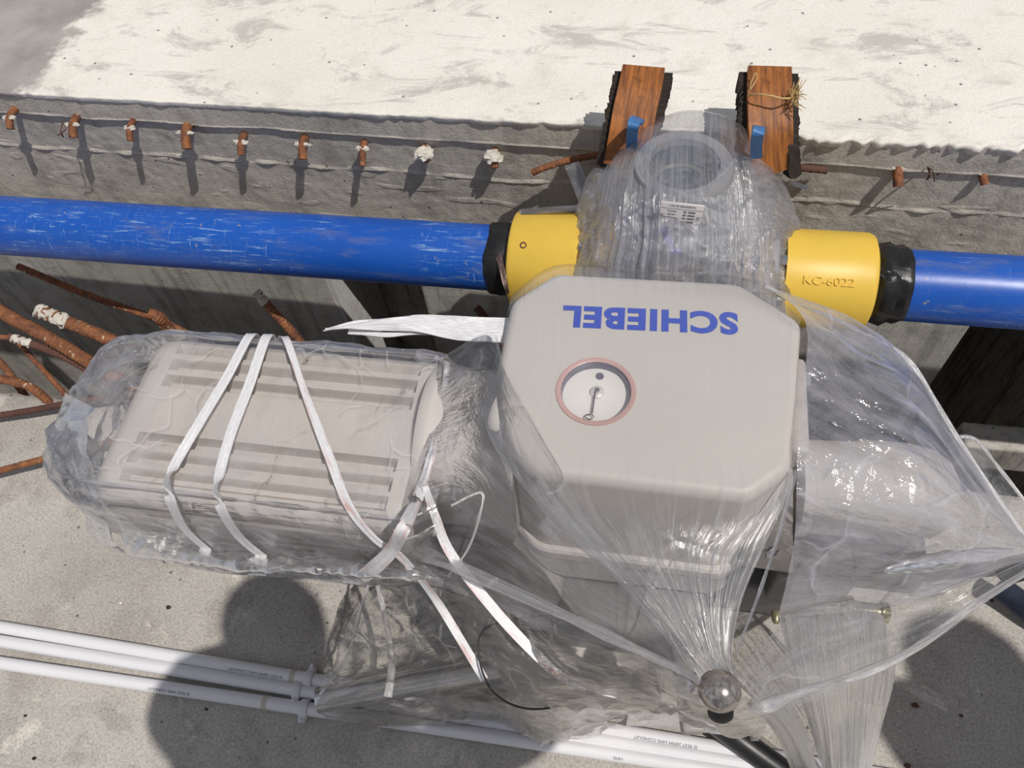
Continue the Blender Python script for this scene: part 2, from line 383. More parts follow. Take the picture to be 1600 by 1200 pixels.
def ribbon(name, pts, width, mat, parent=None, normals=None, thick=.0012, n=60, fold=.0012, wfun=None, twist=None):
    P_ = resample([V(q) for q in pts], n)
    if normals is None: N_ = [Vector((0, 0, 1))]*(n+1)
    elif len(normals) == 1: N_ = [Vector(normals[0]).normalized()]*(n+1)
    else: N_ = [q.normalized() for q in resample([Vector(q) for q in normals], n)]
    bm = bmesh.new(); uvl = bm.loops.layers.uv.new('UVMap'); L = []; K = 6; dist = 0
    for i, q in enumerate(P_):
        a = (P_[min(i+1, n)]-P_[max(i-1, 0)]).normalized(); s = a.cross(N_[i]).normalized(); u = s.cross(a).normalized()
        if twist:
            th = twist(i/n); s, u = s*math.cos(th)+u*math.sin(th), u*math.cos(th)-s*math.sin(th)
        w = width*(wfun(i/n) if wfun else 1)
        row = []
        for k in range(K+1):
            f = k/K-.5; row.append(q+s*(f*w)+u*(fold*(noise.noise(Vector((k*1.3, i*.05, width*900)))+.5)))
        L.append((row, [r_-u*thick for r_ in row]))
        dist += 0
    ring = []
    for top, bot in L: ring.append([bm.verts.new(v) for v in top]+[bm.verts.new(v) for v in reversed(bot)])
    m_ = len(ring[0]); step = (P_[-1]-P_[0]).length/n
    for i in range(n):
        for k in range(m_):
            f = bm.faces.new((ring[i][k], ring[i][(k+1) % m_], ring[i+1][(k+1) % m_], ring[i+1][k]))
            for lp, (uu, vv) in zip(f.loops, ((k, i), (k+1, i), (k+1, i+1), (k, i+1))):
                kk = uu if uu <= K else 2*K+1-uu
                lp[uvl].uv = (kk/K, vv*step/width)
    bm.faces.new(ring[0][::-1]); bm.faces.new(ring[-1])
    return link(name, bm, mat, parent, True, 60)
def text_obj(name, body, size, mat, M4, parent=None, depth=.0006, sx=1.0, offset=0.0, spacing=1.0):
    cu_ = bpy.data.curves.new(name, 'FONT'); cu_.body = body; cu_.size = size; cu_.align_x = 'CENTER'; cu_.align_y = 'CENTER'
    cu_.extrude = depth; cu_.offset = offset; cu_.space_character = spacing; cu_.resolution_u = 4
    to = bpy.data.objects.new('t', cu_); COL.objects.link(to)
    bpy.context.view_layer.update()
    me = bpy.data.meshes.new_from_object(to.evaluated_get(bpy.context.evaluated_depsgraph_get()))
    bpy.data.objects.remove(to)
    me.transform(Matrix.Diagonal((sx, 1, 1, 1))); me.transform(M4); me.materials.clear(); me.materials.append(M[mat]); me.name = name
    o = bpy.data.objects.new(name, me); COL.objects.link(o)
    if parent is not None: o.parent = parent; o.matrix_parent_inverse = parent_world(parent).inverted()
    return o
def frame(origin, xdir, zdir):
    x = Vector(xdir).normalized(); z = Vector(zdir); z = (z-x*z.dot(x)).normalized(); y = z.cross(x)
    m4 = Matrix((x, y, z)).transposed().to_4x4(); m4.translation = origin; return m4
def fillet(poly, r, seg=5):
    out = []; n = len(poly)
    for i in range(n):
        p, a, b = poly[i], poly[i-1], poly[(i+1) % n]
        da = (a-p).normalized(); db = (b-p).normalized(); s = p+da*r; e = p+db*r
        for k in range(seg+1):
            t_ = k/seg; out.append((1-t_)**2*s+2*t_*(1-t_)*p+t_*t_*e)
    return out
def inset(poly, d):
    c = sum(poly, Vector((0, 0, 0)))/len(poly); n = len(poly); out = []
    for i in range(n):
        t_ = (poly[(i+1) % n]-poly[i-1]); nn_ = Vector((t_.y, -t_.x, 0)).normalized()
        if nn_.dot(c-poly[i]) < 0: nn_ = -nn_
        out.append(poly[i]+nn_*d)
    return out
def prism_bm(poly, stations, bm=None, hole=None):
    """poly in XY; stations = [(z, inset)] bottom to top; hole=(centre, r) cut in the last cap"""
    bm = bm or bmesh.new(); loops = []
    for z, d in stations:
        q = inset(poly, d) if d else poly
        loops.append([bm.verts.new((v.x, v.y, z)) for v in q])
    n = len(poly)
    for a, b in zip(loops, loops[1:]):
        for k in range(n): bm.faces.new((a[k], a[(k+1) % n], b[(k+1) % n], b[k]))
    bm.faces.new(loops[0][::-1])
    if not hole: bm.faces.new(loops[-1])
    else:
        c, r, dep = hole; z = stations[-1][0]; K = 64
        h = [bm.verts.new((c.x+r*math.cos(2*math.pi*k/K), c.y+r*math.sin(2*math.pi*k/K), z)) for k in range(K)]
        h2 = [bm.verts.new((v.co.x, v.co.y, z-dep)) for v in h]
        for k in range(K): bm.faces.new((h[k], h[(k+1) % K], h2[(k+1) % K], h2[k]))
        bm.faces.new(h2)
        es = [bm.edges.get((loops[-1][k], loops[-1][(k+1) % n])) for k in range(n)]+[bm.edges.get((h[k], h[(k+1) % K])) for k in range(K)]
        bmesh.ops.triangle_fill(bm, use_beauty=True, edges=es)
    return bm

# ================================================================ SETTING
EZ = .45
def wall_y(x): return .962-.017*x
def grid_obj(name, f, nu, nv, mat, kind='structure'):
    bm = bmesh.new(); vs = [[bm.verts.new(f(i/nu, j/nv)) for j in range(nv+1)] for i in range(nu+1)]
    for i in range(nu):
        for j in range(nv): bm.faces.new((vs[i][j], vs[i+1][j], vs[i+1][j+1], vs[i][j+1]))
    o = link_raw(name, bm, mat, None, True, 180); o['kind'] = kind; return o
X0, X1 = -2.0, 1.7
def ledge(u, v):
    x = X0+(X1-X0)*u
    e = wall_y(x); rag = noise.noise(Vector((x*22, 0, 3)))*.004+noise.noise(Vector((x*70, 0, 1)))*.0022
    amt = 1.0 if x > -.55 else .45
    if x > -.35: rag -= .004*abs(noise.noise(Vector((x*34, 0, 11))))
    if x > .15: rag -= .003*abs(noise.noise(Vector((x*60, 0, 13))))
    if x > .15: amt = 2.6
    if v < .06:                                             # rounded ragged lip folding down
        s = v/.06; lip = .006+.004*amt
        z = EZ-lip*(1-s)**2+.003*noise.noise(Vector((x*30, s*3, 0)))*amt*.5
        return Vector((x, e-rag*amt-.002*amt*math.sin(s*math.pi), z))
    w = (v-.06)/.94; y = e-rag*amt*(1-min(1, w*12))+1.6*w**1.5
    return Vector((x, y, EZ+.003*noise.noise(Vector((x*5, y*5, 0)))+.0035*amt*noise.noise(Vector((x*26, y*26, 4)))*max(0, 1-w*14)))
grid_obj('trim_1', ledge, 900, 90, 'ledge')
STEP = .398
def wallface(u, v):
    x = X0+(X1-X0)*u; z = EZ-.006-(EZ-.10)*v
    y = wall_y(x)+.002
    st = STEP-.004*noise.noise(Vector((x*9, 0, 9)))-.006*x
    y += .0009*noise.noise(Vector((x*14, z*14, 2)))
    if z < st: y += .004+.0006*noise.noise(Vector((x*60, z*60, 2)))
    if abs(z-st) < .0028: y -= .0022*(.5+noise.noise(Vector((x*18, 0, 7))))
    l2 = st-.075+.008*noise.noise(Vector((x*6, 0, 5)))
    if z < l2: y -= .0008+.0008*max(0, noise.noise(Vector((x*14, z*30, 12))))
    if abs(z-l2) < .003: y -= .004*max(0, noise.noise(Vector((x*30, 0, 8)))+.3)
    k = noise.noise(Vector((x*16, z*50, 33)))
    if z < l2+.01 and k > .36: y -= .0016*min(1, (k-.36)*10)*.5
    return Vector((x, y, z))
grid_obj('wall_back', wallface, 1300, 260, 'wall')
# deep piers and recesses under the back wall
def struct_box(name, lo, hi, mat, bev=.003):
    o = link(name, box_bm(lo, hi, bev), mat, None, False); o['kind'] = 'structure'; return o
struct_box('wall_left', (-2.2, .966, -1.5), (-.622, 1.3, .1), 'wall_left')
struct_box('wall_middle', (-.425, .966, -1.5), (.596, 1.3, .1), 'wall_left')
struct_box('trim_sunlit', (-.624, .968, -1.5), (-.614, 1.158, .095), 'sunlit_face', 0)  # thin pale panel that paints sunlight onto the left pier's side face
struct_box('wall_right', (.93, .966, -1.5), (1.9, 1.5, .1), 'wall_deep')
struct_box('wall_recess', (-2.2, 1.16, -1.5), (.3, 1.2, .1), 'wall_deep')
struct_box('wall_far', (-2.2, 1.5, -1.5), (1.9, 1.55, .1), 'wall_deep')
struct_box('ceiling', (-2.2, .98, .1), (1.9, 1.56, .13), 'wall_deep')
struct_box('trim_2', (.685, .885, -.34), (1.5, .945, -.25), 'wall_left', .008)
struct_box('trim_3', (.62, .66, -1.5), (.80, .72, -.55), 'wall_deep', .008)
struct_box('floor_lower', (-2.2, .2, -1.56), (1.9, 1.6, -1.5), 'wall_deep')
def slab(u, v):
    x = X0+(X1-X0)*u; e = .655+.006*noise.noise(Vector((x*9, 0, 21)))+.004*noise.noise(Vector((x*40, 0, 2)))
    if v > .9:
        w = (v-.9)/.1; return Vector((x, e+.001, -.006-1.5*w))
    w = v/.9; y = -1.6+(e+1.6)*w; z = .0016*noise.noise(Vector((x*7, y*7, 0)))
    if w > .995: z -= .006
    return Vector((x, y, z))
grid_obj('floor', slab, 260, 240, 'floor')

# ================================================================ BLUE PIPE LINE
PA, PB = at(0, 352, .30), at(1600, 458, .34)
pdir = (PB-PA).normalized()
def on_pipe(x): return PA+pdir*((x-PA.x)/pdir.x)
def lath(name, x0, prof, mat, parent=None, seg=64, smooth=40): return link(name, lathe_bm(on_pipe(x0), pdir, prof, seg), mat, parent, True, smooth)
o = lath('water_pipe', -1.9, [(0, .0505), (1.9-.215, .0505)], 'blue')
tag(o, 'long blue painted steel pipe with pale scratches, left of the valve', 'pipe')
t_ = lathe_bm(on_pipe(-.224), pdir, [(-.004, .0512), (0, .0545), (.018, .0565), (.036, .054), (.04, .048)], 64)
for v in t_.verts:
    r0 = v.co-on_pipe(v.co.x); v.co += r0.normalized()*.0035*noise.noise(v.co*70)
    v.co.x += .010*noise.noise(Vector((v.co.y*22, v.co.z*22, 3)))*(1 if v.co.x < on_pipe(-.217).x else 0)
tp = link('tar_band', t_, 'black', o); 
# torn flap of tape with dull metal underneath
ribbon('tape_flap', [(772, 373, .364), (778, 395, .366), (783, 415, .362), (790, 445, .35), (793, 458, .335)], .012, 'weld', o, normals=[(0, -.7, .7)], thick=.003, fold=.003, wfun=lambda t: 1-.6*t)
o = lath('water_pipe', .357, [(0, .0505), (1.3, .0505)], 'blue')
tag(o, 'short blue painted steel pipe with brown scuffs, right of the valve', 'pipe')
t_ = lathe_bm(on_pipe(.325), pdir, [(0, .05), (.006, .056), (.018, .058), (.026, .0535), (.036, .0555), (.044, .0515)], 64)
for v in t_.verts:
    r0 = v.co-on_pipe(v.co.x); v.co += r0.normalized()*.003*noise.noise(v.co*60)
link('tar_band', t_, 'black', o)
bm = bmesh.new(); bmesh.ops.create_icosphere(bm, subdivisions=4, radius=1)
c_ = at(1388, 430, .378)
for v in bm.verts: v.co = c_+Vector((v.co.x*.017, v.co.y*.009, v.co.z*.010))*(1+.35*noise.noise(v.co*2.5))
link('tar_blob', bm, 'black', o)

def coupling(x0, x1, r, flip, label):
    e = empty('coupling', on_pipe((x0+x1)/2)); tag(e, label, 'pipe coupling', 'yellow couplings either side of the valve')
    L = x1-x0
    if flip: prof = [(0, .052), (.0, r-.010), (.003, r-.003), (.009, r), (L, r), (L, .05)]
    else: prof = [(0, .05), (0, r), (L-.009, r), (L-.003, r-.003), (L, r-.010), (L, .052)]
    link('sleeve', lathe_bm(on_pipe(x0), pdir, prof, 96), 'yellow', e, True, 30)
    return e
cl_ = coupling(-.191, -.06, .0745, True, 'yellow enamel pipe coupling with a rusty drilled hole, left of the wrapped valve')
# seam and drilled hole
bm = tube_bm([at(806, 346, .384), at(850, 347, .385), at(886, 350, .385)], .0009, 8, n=10); link('seam', bm, 'rust_dark', cl_)
hc = aty(815, 370, .755); rr = hc-on_pipe(hc.x); rr -= pdir*rr.dot(pdir); hc = on_pipe(hc.x)+rr.normalized()*.0747
link('drilled_hole', lathe_bm(hc, rr, [(-.004, .0048), (.0005, .0050), (.0010, .0036), (-.002, .002)], 24), 'rust_dark', cl_)
cr2 = coupling(.20, .322, .0700, False, 'yellow enamel pipe coupling stamped with a number, right of the wrapped valve')
nc = aty(1300, 441, .74); rr = nc-on_pipe(nc.x); rr -= pdir*rr.dot(pdir); rr.normalize(); nc = on_pipe(nc.x)+rr*.0703
text_obj('stamped_number', 'KC-6022', .0160, 'yellow', frame(nc, pdir, rr), cr2, .0012, 1.15)
hc = aty(1338, 510, .73); rr = hc-on_pipe(hc.x); rr -= pdir*rr.dot(pdir); hc = on_pipe(hc.x)+rr.normalized()*.070
link('drilled_hole', lathe_bm(hc, rr, [(-.004, .0045), (.0005, .0047), (.0010, .0034), (-.002, .002)], 24), 'rust_dark', cr2)

# ================================================================ VALVE
VC = Vector((.044, .812, 0)); vx, vy = VC.x, VC.y
valve = empty('valve', (vx, vy, .33)); tag(valve, 'dark grey cast valve with an open round neck, wrapped in milky plastic above the pipe', 'valve')
prof = [(.16, .05), (.2, .078), (.30, .088), (.40, .082), (.44, .066), (.475, .060), (.492, .060), (.497, .0655), (.515, .0655), (.52, .062), (.52, .047), (.512, .0445), (.47, .043), (.44, .043)]
link('body', lathe_bm((vx, vy, 0), (0, 0, 1), prof[:-0 or None], 72), 'cast', valve)
link('bore', lathe_bm((vx, vy, 0), (0, 0, 1), [(.40, .020), (.405, .0435), (.5115, .0440), (.513, .0425), (.50, .040), (.47, .0385), (.468, .028), (.41, .026)], 64, closed=True), 'bore', valve)
link('retaining_ring', lathe_bm((vx, vy, 0), (0, 0, 1), [(.482, .0405), (.4845, .0405), (.4845, .0345), (.482, .0345)], 64, closed=True), 'gold', valve)
bmb = lathe_bm(on_pipe(-.075), pdir, [(0, .050), (0, .083), (.004, .086), (.024, .086), (.028, .083), (.028, .065), (.055, .068), (.19, .068), (.235, .066), (.235, .083), (.239, .086), (.259, .086), (.263, .083), (.263, .05)], 72)
link('flanged_body', bmb, 'cast', valve)
for s_, xx in ((0, -.047), (1, .160)):
    for k in range(8):
        th = k*math.pi/4+.4
        u_ = Vector((0, math.cos(th), math.sin(th)))*.073
        ctr = on_pipe(xx-.0)+u_
        link('flange_bolt', lathe_bm(ctr-pdir*(.034 if s_ == 0 else -.030), pdir*(-1 if s_ == 0 else 1), [(-.004, .0075), (.006, .0075), (.007, .0065)], 6), 'steel', valve)
# shoulders of the gearbox either side of the neck
link('shoulder', box_bm((vx-.105, vy-.055, .33), (vx-.035, vy+.05, .455), .022), 'cast', valve)
link('shoulder', box_bm((vx+.035, vy-.055, .33), (vx+.110, vy+.05, .455), .022), 'cast', valve)
link('neck_block', box_bm((vx-.045, vy-.085, .30), (vx+.045, vy-.02, .462), .014), 'cast', valve)
# name plate: riveted thin plate on the neck's front
pc = aty(1063, 337, .722)
zx = (aty(1097, 341, .722)-aty(1031, 334, .722)); zy = aty(1064, 318, .722)-aty(1061, 356, .722)
nm = frame(pc, zx, zx.cross(zy)); w_, h_ = zx.length, zy.length
np_ = link('name_plate', box_bm((-w_/2, -h_/2, -.0008), (w_/2, h_/2, .0008), .0004, mat4=nm), 'plate', valve)
pl = lambda x, y, z=.0009: nm@Vector((x*w_/2, y*h_/2, z))
for y in (.56, -.55): link('plate_line', box_bm((-w_*.49, y*h_/2-.0002, .0008), (w_*.49, y*h_/2+.0002, .0011), 0, mat4=nm), 'ink', np_)
for r_ in range(4):
    y = .36-.26*r_
    link('plate_stamp', box_bm((w_*.05, y*h_/2-.0014, .0008), (w_*.12, y*h_/2+.0014, .0011), 0, mat4=nm), 'ink', np_)
    link('plate_stamp', box_bm((w_*.16, y*h_/2-.0013, .0008), (w_*.33, y*h_/2+.0013, .0011), 0, mat4=nm), 'ink', np_)
    text_obj('plate_words', ['Model :', 'Serial :', 'Bolt/Torque :', 'Year :'][r_], .0042, 'ink', nm@Matrix.Translation((-w_*.20, y*h_/2, .001)), np_, .0001)
text_obj('plate_words', 'VALVE GEARBOX', .0042, 'ink', nm@Matrix.Translation((0, h_*.39, .001)), np_, .0001)
for sx_ in (-.86, .86):
    bm = lathe_bm(pl(sx_, -.02), nm.to_3x3()@Vector((0, 0, 1)), [(0, .0028), (.0008, .0026), (.0014, .0014), (.0015, 0)], 16); link('rivet', bm, 'steel', np_)
e = empty('cable_tie', at(1048, 368, .47)); tag(e, 'blue violet plastic tag and tie hanging under the name plate', 'plastic tag')
ribbon('tag_strip', [(1034, 347, .483), (1040, 362, .478), (1048, 380, .472), (1053, 390, .470)], .0105, 'tie', e, normals=[(0, -.8, .6)], thick=.0015, wfun=lambda t: 1.1-.4*t)
bm = bmesh.new(); bmesh.ops.create_icosphere(bm, subdivisions=3, radius=1)
c_ = at(1055, 392, .473)
for v in bm.verts: v.co = c_+Vector((v.co.x*.0085, v.co.y*.005, v.co.z*.0065))*(1+.25*noise.noise(v.co*2))
link('tie_head', bm, 'tie', e)
bm = bmesh.new(); bmesh.ops.create_icosphere(bm, subdivisions=2, radius=.0028)
for v in bm.verts: v.co += at(1057, 384, .481)
link('pin', bm, 'plate', e)

# timber strips resting behind the valve, each with a black ribbed strip under it, and blue hooks
def timber(pts, w, side, label, grp):
    e = empty('timber_strip', at(*pts[0])); tag(e, label, 'timber strip', grp)
    ribbon('board', pts, w, 'timber', e, normals=[(0, -.35, 1)], thick=.012, fold=.0)
    for sg in (-1, 1):
        q = [V(p)+Vector((sg*(w/2+.002), .006, -.010)) for p in pts]
        q = [q[0]+Vector((0, -.006, 0))]+q[1:]
        ob = ribbon('ribbed_strip', q, .017, 'under', e, normals=[(0, -.35, 1)], thick=.022, fold=0, n=80, wfun=lambda t: 1+.35*noise.noise(Vector((t*40, sg, w*99))))
        for v in ob.data.vertices: v.co.z += .002*math.sin(v.co.y*900)
    return e
timber([(1006, 103, .555), (1000, 135, .55), (992, 170, .535), (984, 215, .51), (974, 262, .475)], .0575, 1, 'orange brown timber strip lying over the ledge, left of the pair behind the valve', 'timber strips behind the valve')
tr_ = timber([(1203, 103, .545), (1203, 140, .54), (1204, 180, .525), (1206, 222, .50), (1210, 272, .455)], .0575, 1, 'orange brown timber strip tied with straw twine, right of the pair behind the valve', 'timber strips behind the valve')
e = empty('twine', at(1200, 152, .55)); tag(e, 'straw coloured twine knotted round the right timber strip', 'twine')
bm = tube_bm([at(1168, 150, .540), at(1185, 147, .552), (at(1205, 150, .553)), at(1225, 154, .551), at(1241, 152, .545)], .0011, 8, n=40, wob=.5)
tube_bm([at(1169, 145, .543), at(1174, 128, .556), at(1181, 114, .557), at(1182, 124, .557), at(1172, 140, .555)], .0008, 8, bm=bm, n=30)
for k in range(46):
    a = at(1241+random.uniform(-5, 5), 152+random.uniform(-8, 12), .545); b = a+Vector((random.uniform(-.004, .012), random.uniform(-.014, .014), random.uniform(-.008, .018)))
    tube_bm([a, (a+b)/2+Vector((random.uniform(-.003, .003), 0, .002)), b], .0005, 5, bm=bm, n=5)
link('knot', bm, 'twine', e)
for i, (px, py, lb) in enumerate(((990, 196, 'blue steel hook against the left timber strip'), (1185, 208, 'blue steel hook against the right timber strip'))):
    o = ribbon('blue_hook', [(px+10*(1-i), py-12, .545), (px+2, py-8, .560), (px-1, py+4, .556), (px-3, py+20, .53), (px-3, py+40, .50)], .0145, 'tab', None, normals=[(0, -.5, 1), (0, -.9, .5), (0, -1, .3), (0, -1, .2)], thick=.006, fold=0)
    tag(o, lb, 'hook', 'blue hooks on the timber strips')

# rebar stubs along the step
def rebar_bm(path, r, n=60, rib=True, bm=None, seg=12):
    L = sum((Vector(path[i+1])-Vector(path[i])).length for i in range(len(path)-1))
    n = max(n, int(L/.0018)) if rib else n
    f = (lambda t: r*(1+.11*max(0, math.sin(t*L/.0085*2*math.pi))-.03)) if rib else r
    return tube_bm(path, f, seg, bm, n=n, wob=.10)
stubs = [(15, 190, 1, .9), (114, 201, 1.1, 1), (203, 206, .9, 1), (290, 214, 1.3, 1.2), (377, 228, 1.0, 1), (473, 232, 1.15, 1.1), (567, 238, .95, 1.3), (663, 244, 1.1, .7), (772, 249, 1.05, .9), (1402, 268, 1.15, 1.25), (1535, 276, .95, .8)]
slb = ['first from the left edge of the photo', 'second from the left, beside a tuft of thin wire', 'third from the left, a small one', 'fourth from the left, the longest of the left group', 'fifth from the left, whitened with mortar',
       'sixth from the left', 'seventh from the left, thin and tilted', 'eighth from the left, nearly covered by white mortar', 'nearest to the left timber strip', 'right of the valve, bigger of the two', 'right of the valve, nearest the right edge']
for i, (px, py, s_, L_) in enumerate(stubs):
    a = aty(px, py, wall_y(-.3)); a.y = wall_y(a.x)+.02; a.z = STEP-.003
    a = aty(px, py-7, wall_y(0)+.0)
    tip = a+Vector((random.uniform(-.004, .006), -.017*L_, -.014*L_))
    e = empty('rebar_stub', a); tag(e, 'rebar stub in the back wall, '+slb[i], 'rebar stub', 'rebar stubs along the wall step')
    link('bar', rebar_bm([a+Vector((0, .03, 0)), a, tip], .0062*s_, 20, False), 'rust', e)
    bm = bmesh.new(); bmesh.ops.create_icosphere(bm, subdivisions=3, radius=1)
    k_ = 1.4 if i in (7, 8) else .55
    for v in bm.verts: v.co = a+Vector((0, -.004*k_, .001))+Vector((v.co.x*.0105*s_*(1+.2*k_), v.co.y*.009*k_, v.co.z*.0060*k_))*(1+.5*noise.noise(v.co*2.2+Vector((i, 0, 0))))
    link('mortar_collar', bm, 'mortar', e)
o = link('tie_wire', tube_bm([aty(98, 192, .955), aty(95, 205, .935), aty(99, 214, .94)], .0012, 6, tube_bm([aty(95, 190, .955), aty(103, 201, .93), aty(90, 212, .93)], .0009, 6, n=14), n=14), 'rust_dark')
tag(o, 'tuft of thin rusty tie wire sticking out beside the second rebar stub', 'wire')
o = link('tie_wire', tube_bm([aty(1450, 262, .955), aty(1453, 272, .93), aty(1449, 280, .935)], .0016, 6, tube_bm([aty(1450, 262, .955), aty(1458, 268, .93), aty(1460, 284, .94)], .0009, 6, n=14), n=14), 'rust_dark')
tag(o, 'thin rusty tie wire between the two rebar stubs right of the valve', 'wire')
o = link('rebar', rebar_bm([at(832, 270, .385), at(850, 262, .395), at(890, 250, .402), at(930, 243, .405), at(960, 240, .405)], .0052, 60), 'rust')
tag(o, 'curved rusty bar along the wall step, left of the wrapped valve', 'rebar')
o = link('rebar', rebar_bm([at(1225, 262, .405), at(1250, 262, .403), at(1292, 266, .398)], .0055, 60), 'rust_dark')
tag(o, 'short dark bar in the wall step, right of the timber strips', 'rebar')

# long starter bars over the opening at the left
bars = [([(58, 484, .16), (205, 545, .08), (340, 610, -.03)], .0125, 'thick rusty starter bar with a round whitened end, left over the opening', 'rust'),
        ([(28, 416, .13), (140, 462, .08), (248, 500, .03), (330, 540, -.02)], .0068, 'thin rusty bar running just under the blue pipe at the left', 'rust'),
        ([(232, 490, .08), (246, 495, .07), (262, 512, .03), (300, 560, -.05)], .0115, 'orange rusty bar end peeping up behind the motor wrap', 'rust'),
        ([(-60, 440, .14), (0, 486, .12), (80, 530, .09), (155, 575, .06), (240, 625, 0)], .0125, 'thickest ribbed rusty bar entering from the left edge', 'rust'),
        ([(14, 526, .10), (60, 541, .08), (110, 562, .05), (160, 592, .03), (220, 630, 0)], .0078, 'whitened dark bar crossing under the thickest ribbed bar', 'rust_dark'),
        ([(-20, 528, .04), (20, 530, .035), (55, 565, .02), (100, 614, .0), (130, 650, -.03)], .0052, 'thin curved rusty bar left of the motor wrap', 'rust'),
        ([(-30, 535, .0), (8, 575, -.02), (30, 606, -.05), (50, 632, -.08)], .0072, 'short ribbed bar at the left edge, steepest of the low bars', 'rust'),
        ([(-30, 590, .05), (10, 594, .045), (45, 604, .03), (72, 624, .0), (95, 650, -.04)], .0085, 'ribbed bar bent downward at the left edge, lowest of the rusty fan', 'rust'),
        ([(-40, 655, .03), (50, 641, .035), (120, 628, .04), (240, 610, .04)], .0060, 'dark straight bar lying across the floor edge at the left', 'rust_dark'),
        ([(-40, 746, .035), (50, 722, .04), (120, 703, .045), (240, 676, .05)], .0060, 'rusty straight bar over the concrete floor, left of the motor wrap', 'rust'),
        ([(400, 456, .14), (430, 490, .10), (470, 535, .04), (520, 600, -.05)], .0085, 'rusty bar with a whitened tip standing between pipe and motor', 'rust'),
        ([(744, 480, .2), (760, 500, .18), (800, 560, .08), (850, 640, -.06)], .0068, 'dark bar end just below the left yellow coupling', 'rust_dark')]
for pts, r_, lb, mt_ in bars:
    o = link('rebar', rebar_bm([at(*p) for p in pts], r_, 60), mt_); tag(o, lb, 'rebar', 'starter bars over the opening')
    if 'whitened' in lb:
        P2 = resample([at(*p) for p in pts], 20)[(0 if 'dark' not in lb else 1):5]
        bm = tube_bm([p+Vector((0, -.001, .0016)) for p in P2], lambda t: r_*(1.0+.05*math.sin(t*30)), 12, n=24, wob=.55)
        link('mortar_crust', bm, 'mortar', o)

# ================================================================ ACTUATOR
act = empty('electric_actuator', (.02, .5, .12)); tag(act, 'big grey electric actuator with octagonal cover and round dial window under clear plastic', 'actuator')
# --- cover with dial window
px_cov = [(868, 422), (1156, 438), (1256, 500), (1240, 732), (1172, 780), (832, 740), (756, 660), (798, 466)]
ZT = .47
poly = [at(*p, ZT) for p in px_cov]
for p in poly: p.z = 0
poly = poly[::-1]
pf = fillet(poly, .013, 5)
GC = at(931, 611, ZT)
GR = (at(985, 617, ZT)-at(876, 606, ZT)).length/2
cov = link('cover', prism_bm(pf, [(.268, -.0005), (.455, 0), (.461, .0012), (.466, .0042), (.469, .008), (ZT, .013)], hole=(GC, GR*1.10, .018)), 'grey', act, True, 28)
link('cover_flange', prism_bm(fillet(poly, .013, 5), [(.240, -.006), (.243, -.009), (.262, -.009), (.266, -.006)]), 'grey', act, True, 30)
ring = lathe_bm((GC.x, GC.y, ZT), (0, 0, 1), [(-.002, GR*1.0), (-.002, GR*1.14), (.0005, GR*1.15), (.0016, GR*1.14), (.0018, GR*1.03), (.001, GR*1.0)], 96, closed=True)
link('gasket_ring', ring, 'gasket', act)
link('inner_ring', lathe_bm((GC.x, GC.y, ZT), (0, 0, 1), [(-.0175, GR*.93), (-.0175, GR*1.06), (.0002, GR*1.06), (.0002, GR*.995), (-.004, GR*.97), (-.012, GR*.96)], 96, closed=True), 'ringin', act)
dial = link('dial', lathe_bm((GC.x, GC.y, ZT-.0115), (0, 0, 1), [(-.004, GR*.97), (0, GR*.97)], 96), 'dial', act)
d0 = at(933, 614, ZT-.0115)
link('dial_hub', lathe_bm((d0.x, d0.y, ZT-.0115), (0, 0, 1), [(0, GR*.205), (.003, GR*.20), (.0042, GR*.16)], 48), 'plate', dial)
link('hub_screw', lathe_bm((d0.x, d0.y, ZT-.0075), (0, 0, 1), [(0, GR*.075), (.003, GR*.07), (.0034, GR*.03), (.0024, GR*.02)], 24), 'steel', dial)
sp = at(937, 588, ZT-.0115); link('dial_spot', lathe_bm((sp.x, sp.y, ZT-.0115), (0, 0, 1), [(0, GR*.125), (.0006, GR*.12)], 32), 'ringin', dial)
a_, b_ = at(930, 612, ZT-.0065), at(925, 646, ZT-.0065)
bm = tube_bm([a_, b_], .0009, 8)
e0 = at(921, 651, ZT-.0065); k_ = [e0+Vector((math.cos(q*.3)*.0048, math.sin(q*.3)*.0032, 0)) for q in range(20)]
tube_bm(k_, .0007, 6, bm=bm); link('pointer', bm, 'ink', dial)
link('window_glass', lathe_bm((GC.x, GC.y, ZT-.003), (0, 0, 1), [(0, GR*1.0), (.0015, GR*1.0)], 64), 'glass', act)
# --- brand lettering, reads upside down from the camera
ta, tb = at(1153, 506, ZT), at(879, 494, ZT)
tm = frame((ta+tb)/2+Vector((0, 0, .0004)), tb-ta, (0, 0, 1))
to_ = text_obj('lettering', 'SCHIEBEL', .047, 'letter', Matrix.Identity(4), None, .0003, 1.0, .0020, 1.10)
xs = [v.co.x for v in to_.data.vertices]; ys = [v.co.y for v in to_.data.vertices]
wx, hy = max(xs)-min(xs), max(ys)-min(ys)
for v in to_.data.vertices: v.co = Vector(((v.co.x-(max(xs)+min(xs))/2)/wx*(tb-ta).length, (v.co.y-(max(ys)+min(ys))/2)/hy*.0335, v.co.z))
to_.data.transform(tm); to_.parent = act; to_.matrix_parent_inverse = parent_world(act).inverted()
